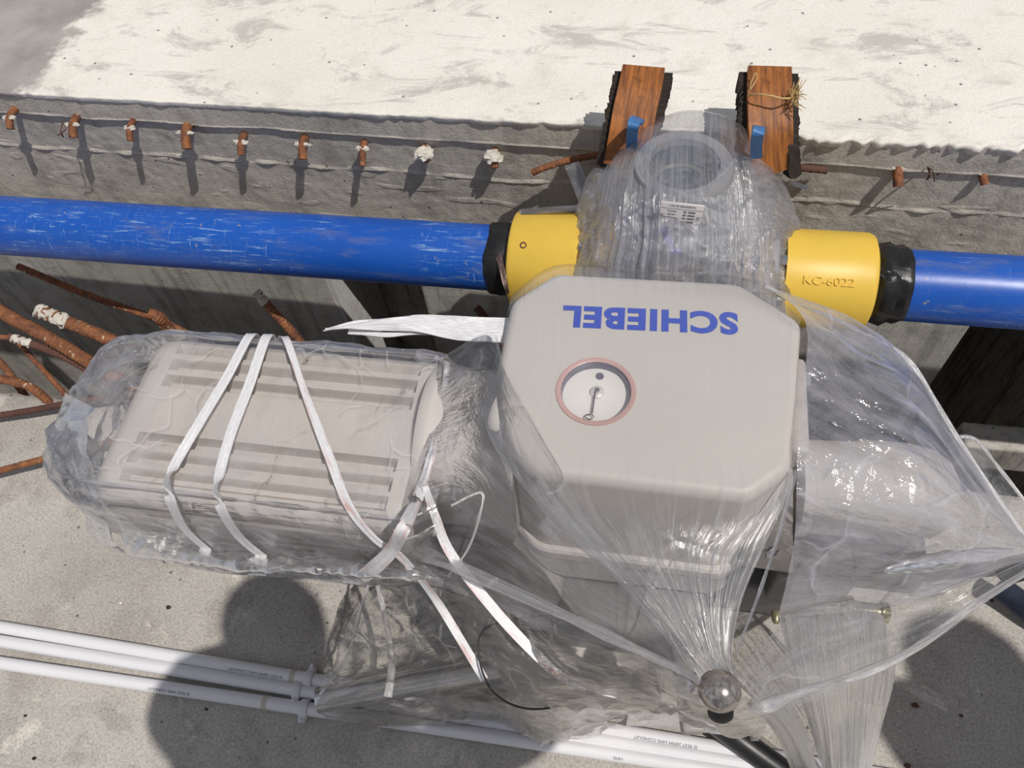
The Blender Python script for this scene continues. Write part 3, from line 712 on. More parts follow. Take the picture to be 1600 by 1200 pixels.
# --- body under the cover
low = [Vector((x, y, 0)) for x, y in ((-.08, .345), (.135, .345), (.17, .40), (.18, .60), (.13, .655), (-.10, .655), (-.14, .61), (-.14, .40))]
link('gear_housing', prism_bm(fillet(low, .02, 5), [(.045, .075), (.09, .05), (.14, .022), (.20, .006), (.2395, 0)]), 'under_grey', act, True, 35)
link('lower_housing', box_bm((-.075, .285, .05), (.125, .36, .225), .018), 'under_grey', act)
link('base_flange', lathe_bm((.03, .53, 0), (0, 0, 1), [(.0, .085), (.004, .092), (.022, .092), (.03, .07), (.05, .065)], 48), 'grey_dk', act)
link('mounting_bracket', box_bm((-.03, .60, .12), (.11, .76, .30), .015), 'grey_dk', act)
# lug with cross screw
qa, qb, qc, qd = at(1171, 781, .457), at(1241, 733, .457), at(1157, 884, .25), at(1241, 898, .25)
inn = Vector((.10, .47, 0))
bm = bmesh.new()
fr_ = [bm.verts.new(p) for p in (qa, qb, qd, qc)]; bk_ = [bm.verts.new(p+Vector((inn.x-p.x, inn.y-p.y, 0))*.35) for p in (qa, qb, qd, qc)]
bm.faces.new(fr_); bm.faces.new(bk_[::-1])
for k in range(4): bm.faces.new((fr_[k], fr_[(k+1) % 4], bk_[(k+1) % 4], bk_[k]))
bmesh.ops.bevel(bm, geom=bm.edges[:], offset=.0025, segments=3, profile=.5, affect='EDGES')
lug = link('corner_lug', bm, 'grey', act, True, 30)
ln = (qb-qa).cross(qc-qa).normalized()
if ln.z < 0: ln = -ln
rs = ray(1205, 861); tt_ = (qc+(qd-qc)*.5-EYE).dot(ln)/rs.dot(ln); sc_ = EYE+rs*tt_+ln*.0005
bm = lathe_bm(sc_, ln, [(0, .0112), (.002, .0108), (.0042, .008), (.0052, .004), (.0054, .0005)], 32); scr = link('screw', bm, 'steel', act)
sf = frame(sc_, qb-qa, ln)
for k in range(2):
    link('screw_slot', box_bm((-.0062, -.0013, .0040), (.0062, .0013, .0060), .0003, mat4=sf@Matrix.Rotation(.6+k*math.pi/2, 4, 'Z')), 'ink', scr)
# --- motor: finned housing
def motor_profile():
    hy, hz, r = .1215, .098, .036; pts = []
    segs = [((hy-r, hz-r), 0), ((-hy+r, hz-r), 1), ((-hy+r, -hz+r), 2), ((hy-r, -hz+r), 3)]
    raw = []
    for (cy, cz), q in segs:
        for k in range(13):
            th = math.pi/2*q+k/12*math.pi/2; raw.append(Vector((cy+r*math.cos(th), cz+r*math.sin(th))))
    per = []
    n = len(raw)
    for i in range(n):
        a, b = raw[i], raw[(i+1) % n]; L = (b-a).length; m_ = max(1, int(L/.0012))
        for k in range(m_): per.append(a+(b-a)*k/m_)
    return per, hy, hz
per, HY, HZ = motor_profile()
MCY, MCZ = .4325, .322
def groove(y, z):
    """depth of the cooling grooves at a profile point"""
    d = 0
    if z > HZ-.02:
        for g in (.093, .068, .043, -.042, -.067, -.091):
            w = .0082; q = abs(y-g)
            if q < w: d = max(d, .018*min(1, (w-q)/.002))
    if y < -HY+.012:
        for g in (.030, .010, -.010, -.03, -.05):
            q = abs(z-g)
            if q < .0058: d = max(d, .011*min(1, (.0058-q)/.0015))
    if y > HY-.012:
        for g in (.030, .010, -.010, -.03):
            q = abs(z-g)
            if q < .0058: d = max(d, .011*min(1, (.0058-q)/.0015))
    return d
def motor_ring(x, ins, gr, bm):
    out = []
    n = len(per)
    for i, q in enumerate(per):
        t_ = (per[(i+1) % n]-per[i-1]).normalized(); nn_ = Vector((-t_.y, t_.x))
        if nn_.dot(-q) < 0: nn_ = -nn_
        p = q+nn_*(ins+gr*groove(q.x, q.y)); out.append(bm.verts.new((x, MCY+p.x, MCZ+p.y)))
    return out
bm = bmesh.new(); st = [(-.637, .030, 0), (-.634, .018, 0), (-.627, .008, 0), (-.616, .002, 0), (-.605, 0, 0), (-.592, 0, 0), (-.590, 0, 1), (-.262, 0, 1), (-.260, 0, 0), (-.247, 0, 0), (-.243, .002, 0), (-.242, .008, 0)]
rg = [motor_ring(x, i_, g_, bm) for x, i_, g_ in st]
for a, b in zip(rg, rg[1:]):
    for k in range(len(a)): bm.faces.new((a[k], a[(k+1) % len(a)], b[(k+1) % len(a)], b[k]))
bm.faces.new(rg[0][::-1]); bm.faces.new(rg[-1])
mot = link('motor', bm, 'grey', act, True, 30)
link('motor_neck', lathe_bm((-.243, .46, .348), (1, 0, 0), [(0, .100), (.006, .104), (.014, .104), (.018, .099), (.06, .098), (.095, .097), (.12, .095)], 64), 'grey', act)
link('neck_fillet', box_bm((-.215, .37, .22), (-.125, .56, .40), .028), 'grey_dk', act)
for dy, dz in ((-.075, .055), (.075, .055), (-.075, -.055)):
    link('flange_bolt', lathe_bm((-.226, .45+dy*.98, .335+dz*1.05), (1, 0, 0), [(0, .0075), (.008, .0075), (.009, .006)], 6), 'steel', act)
# worm and terminal housings in front, low down
link('worm_housing', lathe_bm((-.17, .27, .17), (0, 1, 0), [(0, .040), (.004, .047), (.03, .050), (.14, .052), (.18, .050)], 48), 'grey_dk', act)
link('worm_cap', box_bm((-.245, .30, .11), (-.06, .41, .235), .02), 'grey_dk', act)
tbx = [at(752, 982, .13), at(1010, 985, .13), at(1040, 1100, .13), at(800, 1100, .13)]
for p in tbx: p.z = 0
link('terminal_box', prism_bm(fillet(tbx[::-1], .018, 5), [(.028, .004), (.032, 0), (.122, 0), (.128, .003), (.130, .008)]), 'grey', act, True, 30)
# right hand drive housing
cyl = [(0, .050), (.0, .060), (.012, .060), (.014, .056), (.07, .056), (.078, .059), (.13, .057), (.155, .052), (.172, .042), (.18, .028), (.183, .01)]
cb_ = lathe_bm((.205, .452, .352), (1, .06, 0), cyl, 64)
for v in cb_.verts: v.co += (v.co-Vector((v.co.x, .455, .352))).normalized()*.0006*noise.noise(v.co*160)
link('drive_housing', cb_, 'grey', act)
link('mount_plate', box_bm((.186, .455, .24), (.208, .585, .432), .007), 'grey', act)
for py_, y_ in ((802, .392), (672, .520)):
    b0 = Vector((0, .470, .30)) if py_ > 700 else Vector((0, .565, .415))
    link('hex_bolt', lathe_bm((.205, b0.y, b0.z), (1, 0, 0), [(0, .0095), (.0085, .0095), (.0098, .008)], 6), 'steel', act)
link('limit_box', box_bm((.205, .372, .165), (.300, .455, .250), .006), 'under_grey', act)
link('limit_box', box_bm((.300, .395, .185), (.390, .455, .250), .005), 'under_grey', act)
link('cable_gland', lathe_bm((.298, .365, .192), (1, 0, 0), [(0, .012), (.004, .016), (.012, .016), (.014, .011), (.045, .010), (.047, .013), (.056, .013), (.058, .008)], 24), 'gold', act)
link('lower_bracket', box_bm((.15, .385, .06), (.30, .44, .165), .008), 'under_grey', act)
link('gland_bolt', lathe_bm(at(1212, 955, .20), (0, -1, 0), [(0, .0055), (.012, .0055), (.016, .003)], 8), 'gold', act)
# hand crank with its round knob
KN = at(1124, 1080, .40)
HC = at(1062, 985, .19)
hw = empty('hand_crank', HC); tag(hw, 'hand crank with a stained chrome ball knob poking up through the plastic', 'hand crank')
link('hub', lathe_bm(HC+Vector((0, .03, 0)), (0, -1, 0), [(-.06, .026), (-.01, .032), (.012, .034), (.026, .030), (.03, .02)], 32), 'grey_dk', hw)
foot = Vector((KN.x-.004, HC.y-.02, .215)); foot.y = KN.y+.012
link('crank_arm', box_bm((-.014, -.006, -.012), (.014, (foot-HC).length+.012, .012), .005, mat4=frame(HC+Vector((0, -.004, 0)), (foot-HC).cross(Vector((0, 0, 1))), (0, 0, 1))), 'grey_dk', hw)
link('crank_stem', tube_bm([foot-Vector((0, 0, .006)), foot+Vector((0, 0, .06)), KN-Vector((0, 0, .02)), KN], lambda t: .0085-.002*t, 16, n=20), 'steel', hw)
bm = bmesh.new(); bmesh.ops.create_uvsphere(bm, u_segments=40, v_segments=24, radius=.0215)
for v in bm.verts: v.co += KN
link('knob', bm, 'chrome_dirty', hw)
kb = KN+Vector((.002, -.0185, -.004)); link('knob_cap', lathe_bm(kb, (KN-EYE).normalized()*-1+Vector((0, -.9, 0)), [(-.006, .013), (.002, .0125), (.0045, .008), (.005, .002)], 32), 'black', hw)

# ---- straps (white raffia packing bands)
T = .4345; FY = .302
def fr(px, py, y=FY): return aty(px, py, y)
UP, FRN = (0, 0, 1), (0, -1, .25)
def strap(label, pts, w, normals, mat='strap', **k):
    o = ribbon('packing_strap', pts, w, mat, None, normals=normals, n=90, **k); tag(o, label, 'strap', 'packing straps round the actuator'); return o
mid = (0, -.7, .8)
strap('white packing strap, leftmost of the three crossing the motor', [aty(402, 536, .566), (391, 524, T), (355, 588, T+.004), (312, 660, T+.004), (268, 738, T), fr(265, 776, .297), fr(290, 828, .296), fr(330, 864, .297), at(352, 884, .215)], .0125,
      [(0, 1, 0), (0, .6, .8), UP, UP, mid, FRN, FRN, FRN, (0, -1, -.5)], 'strap')
strap('white packing strap, middle one of the three crossing the motor', [aty(428, 540, .566), (417, 525, T), (390, 600, T+.004), (360, 680, T+.004), (341, 752, T), fr(344, 790, .297), fr(375, 840, .296), fr(424, 880, .297), at(442, 896, .22)], .0130,
      [(0, 1, 0), (0, .6, .8), UP, UP, mid, FRN, FRN, FRN, (0, -1, -.5)], 'strap')
strap('white packing strap running diagonally across the motor towards the wire loop', [aty(436, 545, .566), (446, 528, T), (475, 610, T+.003), (515, 715, T+.003), (545, 790, T-.002), fr(585, 842, .297), fr(628, 872, .292), (680, 935, .27), (720, 1000, .235), (757, 1062, .20)], .0105,
      [(0, 1, 0), (0, .6, .8), UP, UP, mid, FRN, (0, -.8, .6), (-.2, -.5, .9), UP, UP], 'strap_pink', wfun=lambda t: 1-.25*math.exp(-((t-.2)/.06)**2))
strap('pink stained strap end hanging off the motor flange corner', [(698, 566, T+.008), (690, 640, T+.005), (672, 720, T), (655, 770, .42), fr(632, 822, .29), fr(612, 858, .285), fr(586, 884, .28), fr(562, 902, .28)], .015,
      [(.5, .2, .9), (.4, 0, .9), (.3, -.2, .9), (.2, -.6, .8), (0, -.9, .4), (0, -1, .3), (0, -1, .3), (0, -1, .3)], 'strap_pink', wfun=lambda t: .45+.9*t, fold=.004)
strap('thin pink and white strap sagging from the neck towards the knob', [(664, 760, .425), (680, 806, .395), (705, 866, .35), (770, 950, .305), (835, 1020, .275), (880, 1058, .26), (935, 1078, .255), (985, 1088, .25)], .0105,
      [(.3, -.3, .9), (0, -.4, .9), UP, UP, UP, UP, UP, UP], 'strap_pink', wfun=lambda t: .5+.5*math.sin(min(1, t*1.3)*math.pi*.85)+.2)
strap('crumpled white band bridging the motor and the cover under the blue pipe', [(508, 519, .43), (560, 510, .437), (640, 506, .44), (700, 512, .442), (745, 516, .445), (800, 516, .44)], .032,
      [(0, .5, .9), (0, .2, 1), (0, 0, 1), (0, -.3, 1), (0, 0, 1), (0, 0, 1)], 'strap', fold=.006, wfun=lambda t: .3+1.0*t)
strap('narrow white strand looping below the crumpled band', [(545, 518, .428), (600, 523, .43), (660, 520, .432), (720, 522, .437), (775, 531, .44)], .008, [UP], 'strap', fold=.003)
o = link('black_wire', tube_bm([at(*p) for p in [(905, 962, .28), (850, 962, .27), (800, 968, .26), (762, 980, .25), (748, 1000, .24), (749, 1030, .23), (757, 1058, .22), (772, 1082, .21), (800, 1101, .20), (835, 1108, .20), (880, 1103, .20), (915, 1096, .20)]], .0013, 8, n=90), 'wire')
tag(o, 'thin black wire looping under the dusty plastic beside the hand crank', 'wire')

# ================================================================ CONDUITS AND HOSES ON THE FLOOR
R_ = .0098
clines = [((-60, 971.5), (0, 980), (900, 1131), (1400, 1215)), ((-60, 992), (0, 1002), (900, 1149.5), (1400, 1236)), ((-60, 1027), (0, 1036), (900, 1170), (1400, 1246))]
names = ['white plastic conduit on the floor, farthest back of the three', 'white plastic conduit on the floor, middle one of the three', 'white plastic conduit on the floor, nearest one of the three']
clips = [(485, 1059), (467, 1076), (478, 1103)]
words = [('IS 9537 20MM HMS CONDUIT', 400, 1051), None, ('IS 9537 HMS CONDUIT', 270, 1064)]
yy = []
for i, (cl3, nm_) in enumerate(zip(clines, names)):
    a = at(*cl3[1], R_+.0012); b = at(*cl3[2], R_+.0012); dr = (b-a).normalized()
    a2 = a-dr*.5; b2 = b+dr*.62
    o = link('conduit', tube_bm([a2, b2], R_, 32), 'white_pvc'); tag(o, nm_, 'conduit', 'white conduits on the floor')
    cpt = at(*clips[i], R_); cpt = a+dr*((cpt-a).dot(dr))
    c_ = empty('conduit_clip', (cpt.x, cpt.y, 0)); tag(c_, ['white clip on the farthest back conduit', 'white clip on the middle conduit, left of the other two', 'white clip on the nearest conduit, its ear pointing at the viewer'][i], 'clip', 'white conduit clips')
    link('clip_ring', lathe_bm(cpt, dr, [(-.0062, .0101), (-.0062, .0128), (-.005, .0134), (.005, .0134), (.0062, .0128), (.0062, .0101)], 40, closed=True), 'clip_pvc', c_)
    sgn = 1 if i == 0 else -1
    side = Vector((-dr.y, dr.x, 0))*sgn
    ear = frame(cpt+side*.0148+Vector((0, 0, -.001)), dr, (0, 0, 1))
    link('clip_ear', box_bm((-.0048, -.0045, -.009), (.0048, .0045, .006), .0018, mat4=ear), 'clip_pvc', c_)
    link('clip_ear_tip', box_bm((-.0025, -.003*1-.003*sgn*-1, -.003), (.0025, .003+.003*sgn, .010), .001, mat4=ear), 'clip_pvc', c_)
    if words[i]:
        for (wd, wx_, wy_) in ([words[i]]+([('IS 9537 20MM HMS CONDUIT', 1040, 1150)] if i == 0 else [('HMS', 965, 1192)])):
            q = at(wx_, wy_, R_*1.7); q = a+dr*((q-a).dot(dr)); tl = (Vector((0, -.55, .85)))
            tl = (tl-dr*tl.dot(dr)).normalized()
            text_obj('printed_words', wd, .0062, 'ink', frame(q+tl*(R_+.0001), -dr, tl), o, .00012, 1.1)
    bn = a+dr*((at(460-20*i, 1055+30*i//2, R_)-a).dot(dr))
    if i != 1: link('tape_band', lathe_bm(bn, dr, [(-.004, R_+.0004), (.004, R_+.0004)], 32), 'twine_tape', o)
# bright steel tube lying on the conduits inside the plastic
o = link('steel_tube', lathe_bm(at(497, 1094, .052), at(790, 1040, .060)-at(497, 1094, .052), [(0, .0150), (0, .0185), (.30, .0185), (.30, .015)], 48, closed=True), 'steel')
tag(o, 'bright steel tube lying on the white conduits inside the dusty plastic', 'tube')
o = link('rubber_hose', tube_bm([at(1118, 1128, .045), at(1160, 1160, .03), at(1215, 1200, .022), at(1280, 1245, .02)], .0175, 24, n=30), 'hose')
tag(o, 'thick black hose on the floor below the knob', 'hose')
bm = tube_bm([at(1562, 918, .035), at(1590, 938, .03), at(1625, 965, .025), at(1680, 1000, .022)], lambda t: .0165+.0016*math.sin(t*250), 20, n=240); o = link('flexible_conduit', bm, 'conduit')
tag(o, 'ribbed blue grey flexible conduit at the right edge of the floor', 'flexible conduit')
o = link('black_pipe_end', tube_bm([at(1572, 893, .14), at(1600, 886, .13), at(1660, 880, .10)], .018, 20, n=10), 'hose'); tag(o, 'black pipe end under the gathered plastic at the right edge', 'pipe')
# pebbles and crumbs on the floor
for i, (px, py, s_, mt_) in enumerate([(188, 942, .0022, 'plate'), (263, 949, .0030, 'black'), (1430, 1102, .0035, 'rust_dark'), (1502, 1118, .002, 'rust_dark'), (40, 1118, .002, 'black'), (53, 1185, .0024, 'black'), (1418, 1196, .003, 'rust_dark'), (1550, 938, .0025, 'rust_dark'), (322, 1108, .002, 'black')]):
    bm = bmesh.new(); bmesh.ops.create_icosphere(bm, subdivisions=2, radius=s_); c0 = at(px, py, s_*.5)
    for v in bm.verts: v.co = v.co*(1+.5*noise.noise(v.co*400+Vector((i, 0, 0)))); v.co.x *= 1.4; v.co += c0
    o = link('pebble', bm, mt_); lb = ['white crumb on the floor above the conduits', 'black crumb in the shadow above the conduits', 'dark pebble on the lit floor at the lower right', 'small pebble right of the larger dark pebble', 'black crumb at the lower left floor', 'black crumb nearest the bottom left corner', 'dark pebble at the bottom edge, right of the hanging plastic', 'dark crumb beside the ribbed conduit', 'black crumb just below the conduits'][i]
    tag(o, lb, 'pebble', 'crumbs on the floor')

# ================================================================ PLASTIC WRAPPING
# motor bag: a loose tube of film round the motor, its left end puffed out and folded in
mw = empty('motor_wrap', (-.43, .43, .3)); tag(mw, 'crumpled clear plastic bag wrapped round the finned motor', 'plastic wrap')
def bag_section(x, sc_y, sc_z, off, cy=MCY, cz=MCZ, sag=0):
    hy, hz, r = (.1215+off)*sc_y, (.098+off)*sc_z, .040*min(sc_y, sc_z); pts = []
    K = 15
    for (sy, sz, q) in ((1, -1, 3), (1, 1, 0), (-1, 1, 1), (-1, -1, 2)):
        for k in range(4):
            th = math.pi/2*q+k/3*math.pi/2
            pts.append(Vector((x, cy+sy*(hy-r)+r*math.cos(th), cz+sz*(hz-r)+r*math.sin(th)-(sag if sz < 0 else 0)-(sag*.0 if sz > 0 else 0))))
    pts.append(pts[0].copy()); return pts
secs = [bag_section(-.742, .30, .30, 0, .46, .34), bag_section(-.728, .62, .55, 0, .455, .33), bag_section(-.695, .86, .86, 0, .445, .325), bag_section(-.655, .98, .98, .004, sag=.01), bag_section(-.615, 1, 1, .009, sag=.03),
        bag_section(-.54, 1, 1, .009, sag=.045), bag_section(-.46, 1, 1, .009, sag=.03), bag_section(-.38, 1, 1, .0088, sag=.02), bag_section(-.30, 1, 1, .009, sag=.02), bag_section(-.245, 1, 1, .009, sag=.015), bag_section(-.225, .93, .93, .008), bag_section(-.205, .86, .9, .006, .44)]
def env_m(u, v): return 1.0 if v > .33 else 1+3.2*(1-v/.33)
sheet('film_bag', secs, 340, 420, 'film_motor', mw, crum=.0030, cf=15, env=env_m, seed=3, ridge=.0035, rf=9, dmin=-.0015)
sheet('film_fold', [[(152, 640, .44), (148, 700, .43), (160, 790, .39), (190, 850, .30)], [(110, 615, .40), (92, 690, .37), (120, 775, .33), (165, 850, .25)], [(130, 640, .33), (112, 700, .31), (140, 780, .27), (190, 865, .20)]], 110, 70, 'film_motor', mw, crum=.008, cf=18, seed=8, ridge=.01)
sheet('film_skirt', [[fr(190, 820), fr(300, 850), fr(420, 870), fr(560, 880), fr(650, 885)], [fr(205, 858, .285), fr(300, 876, .28), fr(420, 890, .275), fr(560, 893, .28), fr(690, 905, .28)], [fr(238, 878, .29), fr(310, 886, .30), fr(430, 898, .30), fr(570, 908, .30), fr(690, 920, .30)]], 200, 40, 'film_motor', mw, crum=.006, cf=20, seed=12, ridge=.006)

# valve wrap: pleated milky dome
vw = empty('valve_wrap', (.05, .76, .3)); tag(vw, 'milky pleated plastic bag pulled over the valve and its open neck', 'plastic wrap')
rows = [[Vector((-.10, .93, .36)), Vector((-.03, .93, .45)), Vector((.05, .94, .47)), Vector((.13, .93, .45)), Vector((.20, .92, .36))],
        [(962, 232, .475), (1018, 190, .520), (1080, 172, .540), (1142, 186, .525), (1190, 224, .475)],
        [(918, 275, .425), (990, 232, .520), (1068, 218, .538), (1150, 236, .520), (1232, 300, .415)],
        [(900, 330, .385), (978, 300, .500), (1066, 296, .530), (1160, 310, .490), (1247, 348, .375)],
        [(885, 385, .355), (972, 375, .465), (1066, 365, .500), (1165, 380, .460), (1255, 405, .350)],
        [(884, 428, .335), (965, 432, .430), (1062, 420, .470), (1165, 440, .430), (1258, 452, .335)],
        [(892, 480, .30), (980, 490, .37), (1062, 480, .39), (1165, 490, .37), (1266, 500, .30)]]
sheet('film_hood', rows, 330, 260, 'film_valve', vw, pleat=.0065, pf=26, pv=.9, crum=.0012, cf=30, env=lambda u, v: .15+1.25*max(0, min(1, (v-.3)*2.2)), seed=21)
sheet('film_overlap', [[(975, 230, .485), (1010, 300, .505), (985, 380, .470), (960, 445, .43)], [(940, 262, .455), (955, 320, .465), (930, 390, .42), (915, 450, .385)], [(905, 320, .40), (905, 360, .395), (890, 410, .36), (886, 455, .335)]], 120, 120, 'film_valve', vw, pleat=.003, pf=4, pv=9, crum=.004, cf=30, seed=31)
sheet('film_overlap', [[(1150, 240, .525), (1170, 310, .49), (1160, 380, .465), (1160, 455, .42)], [(1200, 262, .465), (1215, 320, .44), (1215, 390, .41), (1215, 460, .38)], [(1235, 318, .41), (1250, 360, .375), (1257, 410, .35), (1262, 475, .33)]], 120, 120, 'film_valve', vw, pleat=.003, pf=4, pv=9, crum=.004, cf=30, seed=33)
for i, (lb, pts, w) in enumerate((('clear plastic strand trailing from the valve wrap at its left', [(893, 256, .42), (905, 285, .41), (918, 320, .40)], .022), ('thin plastic strand on top of the left yellow coupling', [(812, 332, .392), (850, 329, .396), (905, 325, .40)], .009), ('short plastic strands sticking out of the valve wrap at its right', [(1235, 285, .40), (1262, 295, .40)], .007))):
    o = ribbon('plastic_strand', pts, w, 'film_valve', None, normals=[(0, -.5, 1)], thick=.0004, fold=.003); tag(o, lb, 'plastic strand')

# actuator wrap: one big tent of film pulled over the cover, knob and drive housing
aw = empty('actuator_wrap', (.1, .45, .2)); tag(aw, 'large clear plastic sheet stretched like a tent over the actuator, knob and drive housing', 'plastic wrap')
ZF = ZT+.0035
def tent_env(u, v): return .05 if v < .38 else min(1.0, .05+(v-.38)*3.2)*(1 if v < .8 else max(.25, 1-(v-.8)*3.6))
sheet('tent_film', [[(794, 466, .452), (866, 418, .455), (1010, 423, .458), (1158, 433, .455), (1262, 498, .450)],
      [(797, 472, ZF), (872, 427, ZF), (1010, 434, ZF), (1152, 443, ZF), (1250, 506, ZF)],
      [(780, 540, ZF), (880, 560, ZF), (1005, 570, ZF), (1140, 580, ZF), (1249, 590, ZF)],
      [(757, 662, ZF), (838, 738, ZF), (1000, 758, ZF), (1165, 776, ZF), (1242, 732, ZF)],
      [(850, 800, .462), (920, 845, .462), (1020, 860, .462), (1120, 868, .462), (1196, 850, .455)],
      [(960, 905, .452), (1010, 935, .452), (1060, 945, .452), (1112, 950, .452), (1160, 935, .45)],
      [(1050, 1000, .438), (1075, 1018, .438), (1100, 1025, .438), (1122, 1025, .438), (1145, 1012, .438)],
      [(1093, 1062, .425), (1102, 1050, .428), (1120, 1046, .430), (1138, 1050, .428), (1153, 1062, .425)]], 420, 300, 'film_tent', aw, pleat=.0042, pf=34, pv=.5, env=tent_env, seed=41)
sheet('left_film', [[(688, 560, .445), (668, 660, .44), (648, 760, .42), (645, 840, .33), (650, 905, .27)],
      [(768, 520, .458), (748, 640, .458), (735, 750, .43), (740, 850, .35), (750, 935, .29)],
      [(798, 590, .476), (828, 740, .474), (850, 830, .43), (872, 920, .36), (900, 1000, .31)],
      [(945, 850, .462), (968, 890, .45), (990, 935, .43), (1005, 985, .39), (1015, 1040, .34)],
      [(1060, 1012, .436), (1068, 1030, .436), (1074, 1050, .43), (1080, 1070, .42), (1086, 1090, .40)]], 200, 260, 'film_side', aw, pleat=.003, pf=9, pv=.6, crum=.004, cf=13, seed=51, ridge=.004, rf=10, env=lambda u, v: .12+.9*u*u)
sheet('right_film', [[(1192, 446, .455), (1256, 500, ZF+.002), (1256, 600, ZF+.002), (1245, 726, ZF+.001), (1240, 850, .40), (1215, 965, .29)],
      [(1330, 497, .43), (1335, 560, .455), (1338, 650, .460), (1335, 760, .450), (1330, 860, .385), (1320, 955, .29)],
      [(1415, 560, .40), (1435, 620, .425), (1440, 700, .435), (1440, 790, .425), (1440, 875, .36), (1430, 935, .29)],
      [(1500, 690, .36), (1512, 730, .375), (1518, 780, .375), (1520, 830, .355), (1518, 875, .33), (1510, 912, .29)],
      [(1598, 834, .31), (1604, 842, .31), (1610, 850, .31), (1612, 858, .31), (1608, 866, .31), (1600, 876, .30)],
      [(1660, 850, .29), (1662, 856, .29), (1665, 862, .29), (1665, 870, .29), (1664, 876, .29), (1660, 884, .28)]], 240, 300, 'film_right', aw, pleat=.004, pf=10, pv=.7, crum=.003, cf=9, seed=61, ridge=.003, rf=7, env=lambda u, v: .25+.75*math.sin(min(1, v*1.1)*math.pi))
sheet('rear_fold', [[(1478, 700, .34), (1520, 760, .34), (1585, 845, .30)], [(1498, 680, .34), (1545, 745, .33), (1600, 835, .30)], [(1524, 684, .34), (1572, 745, .33), (1640, 835, .30)]], 60, 40, 'film_side', aw, pleat=.003, pf=4, crum=.002, seed=66)
sheet('lower_film', [[(1150, 1052, .425), (1166, 1075, .415), (1175, 1098, .39), (1170, 1112, .36)],
      [(1240, 960, .35), (1255, 1010, .345), (1270, 1055, .34), (1280, 1092, .33)],
      [(1330, 938, .32), (1340, 980, .32), (1350, 1020, .315), (1358, 1052, .31)],
      [(1430, 918, .30), (1440, 950, .30), (1450, 975, .30), (1462, 1000, .30)],
      [(1520, 893, .30), (1528, 908, .30), (1535, 925, .30), (1540, 942, .30)],
      [(1598, 868, .30), (1603, 875, .30), (1606, 885, .30), (1610, 896, .30)]], 130, 260, 'film_side', aw, pleat=.0045, pf=5, pv=1.2, crum=.003, cf=12, seed=71, ridge=.003)
sheet('low_bag', [[(522, 1058, .13), (503, 1080, .125), (497, 1100, .09), (518, 1128, .035), (520, 1132, .02)],
      [(572, 930, .22), (588, 1030, .17), (596, 1080, .14), (620, 1118, .06), (640, 1128, .024)],
      [(700, 880, .28), (716, 975, .22), (735, 1050, .17), (760, 1105, .09), (770, 1122, .03)],
      [(860, 940, .33), (872, 1020, .29), (868, 1085, .23), (862, 1130, .10), (852, 1152, .03)],
      [(985, 995, .36), (1005, 1050, .32), (1010, 1100, .25), (1010, 1128, .14), (1005, 1140, .06)],
      [(1085, 1062, .41), (1098, 1095, .38), (1108, 1122, .30), (1112, 1148, .2), (1110, 1156, .14)],
      [(1160, 1078, .41), (1180, 1095, .38), (1196, 1112, .33), (1196, 1135, .25), (1185, 1150, .19)]], 220, 420, 'film_low', aw, crum=.006, cf=13, seed=81, ridge=.008, rf=8, pleat=.003, pf=5, pv=6)
sheet('torn_edge', [[(800, 1075, .12), (850, 1095, .12), (900, 1090, .12), (935, 1080, .12)], [(790, 1110, .05), (840, 1140, .045), (880, 1140, .045), (915, 1112, .06)], [(805, 1128, .03), (838, 1160, .026), (872, 1156, .026), (905, 1125, .03)]], 120, 60, 'film_low', aw, crum=.006, cf=40, seed=84, ridge=.01, rf=40)
sheet('hanging_skirt', [[(1216, 962, .24), (1262, 958, .25), (1310, 950, .26), (1360, 945, .26), (1402, 1000, .24)],
      [(1238, 1050, .18), (1275, 1045, .19), (1320, 1040, .19), (1365, 1035, .19), (1397, 1060, .17)],
      [(1262, 1130, .09), (1290, 1128, .11), (1325, 1125, .11), (1355, 1122, .11), (1378, 1125, .09)],
      [(1282, 1205, .02), (1300, 1208, .04), (1325, 1208, .05), (1345, 1205, .04), (1358, 1200, .02)],
      [(1290, 1260, .0), (1305, 1262, .01), (1325, 1262, .01), (1340, 1260, .01), (1350, 1258, .0)]], 260, 160, 'film_skirt', aw, pleat=.0062, pf=15, pv=.6, seed=91)
sheet('hanging_skirt', [[(1182, 1110, .30), (1205, 1108, .30), (1235, 1100, .29)], [(1215, 1150, .16), (1240, 1150, .17), (1262, 1150, .16)], [(1240, 1210, .02), (1262, 1212, .03), (1280, 1212, .02)]], 90, 90, 'film_skirt', aw, pleat=.004, pf=6, pv=.6, seed=94)

def fold(name, pts, r, mat, parent, n=80, flat=.5, seed=0):
    P_ = resample([V(q) for q in pts], n); bm = bmesh.new(); uvl = bm.loops.layers.uv.new('UVMap'); L = []; S = 14
    for i, q in enumerate(P_):
        a, sd, u = frame_along(P_, i, Vector((0, 0, 1))); t_ = i/n; rr = r(t_) if callable(r) else r
        rr *= 1+.35*noise.noise(Vector((t_*9, seed, 0)))
        L.append([bm.verts.new(q+(sd*math.cos(2*math.pi*k/S)+u*math.sin(2*math.pi*k/S)*flat)*rr) for k in range(S)])
    for i in range(n):
        for k in range(S):
            f = bm.faces.new((L[i][k], L[i][(k+1) % S], L[i+1][(k+1) % S], L[i+1][k]))
            for lp, (x, y) in zip(f.loops, ((k, i), (k+1, i), (k+1, i+1), (k, i+1))): lp[uvl].uv = (x/S, y/n)
    return link_raw(name, bm, mat, parent, True, 180)
fold('folded_hem', [(1196, 447, .456), (1256, 478, .445), (1330, 510, .43), (1415, 558, .402), (1460, 625, .38), (1500, 690, .362), (1550, 765, .335), (1602, 838, .31)], .0034, 'film_hem', aw, seed=1)
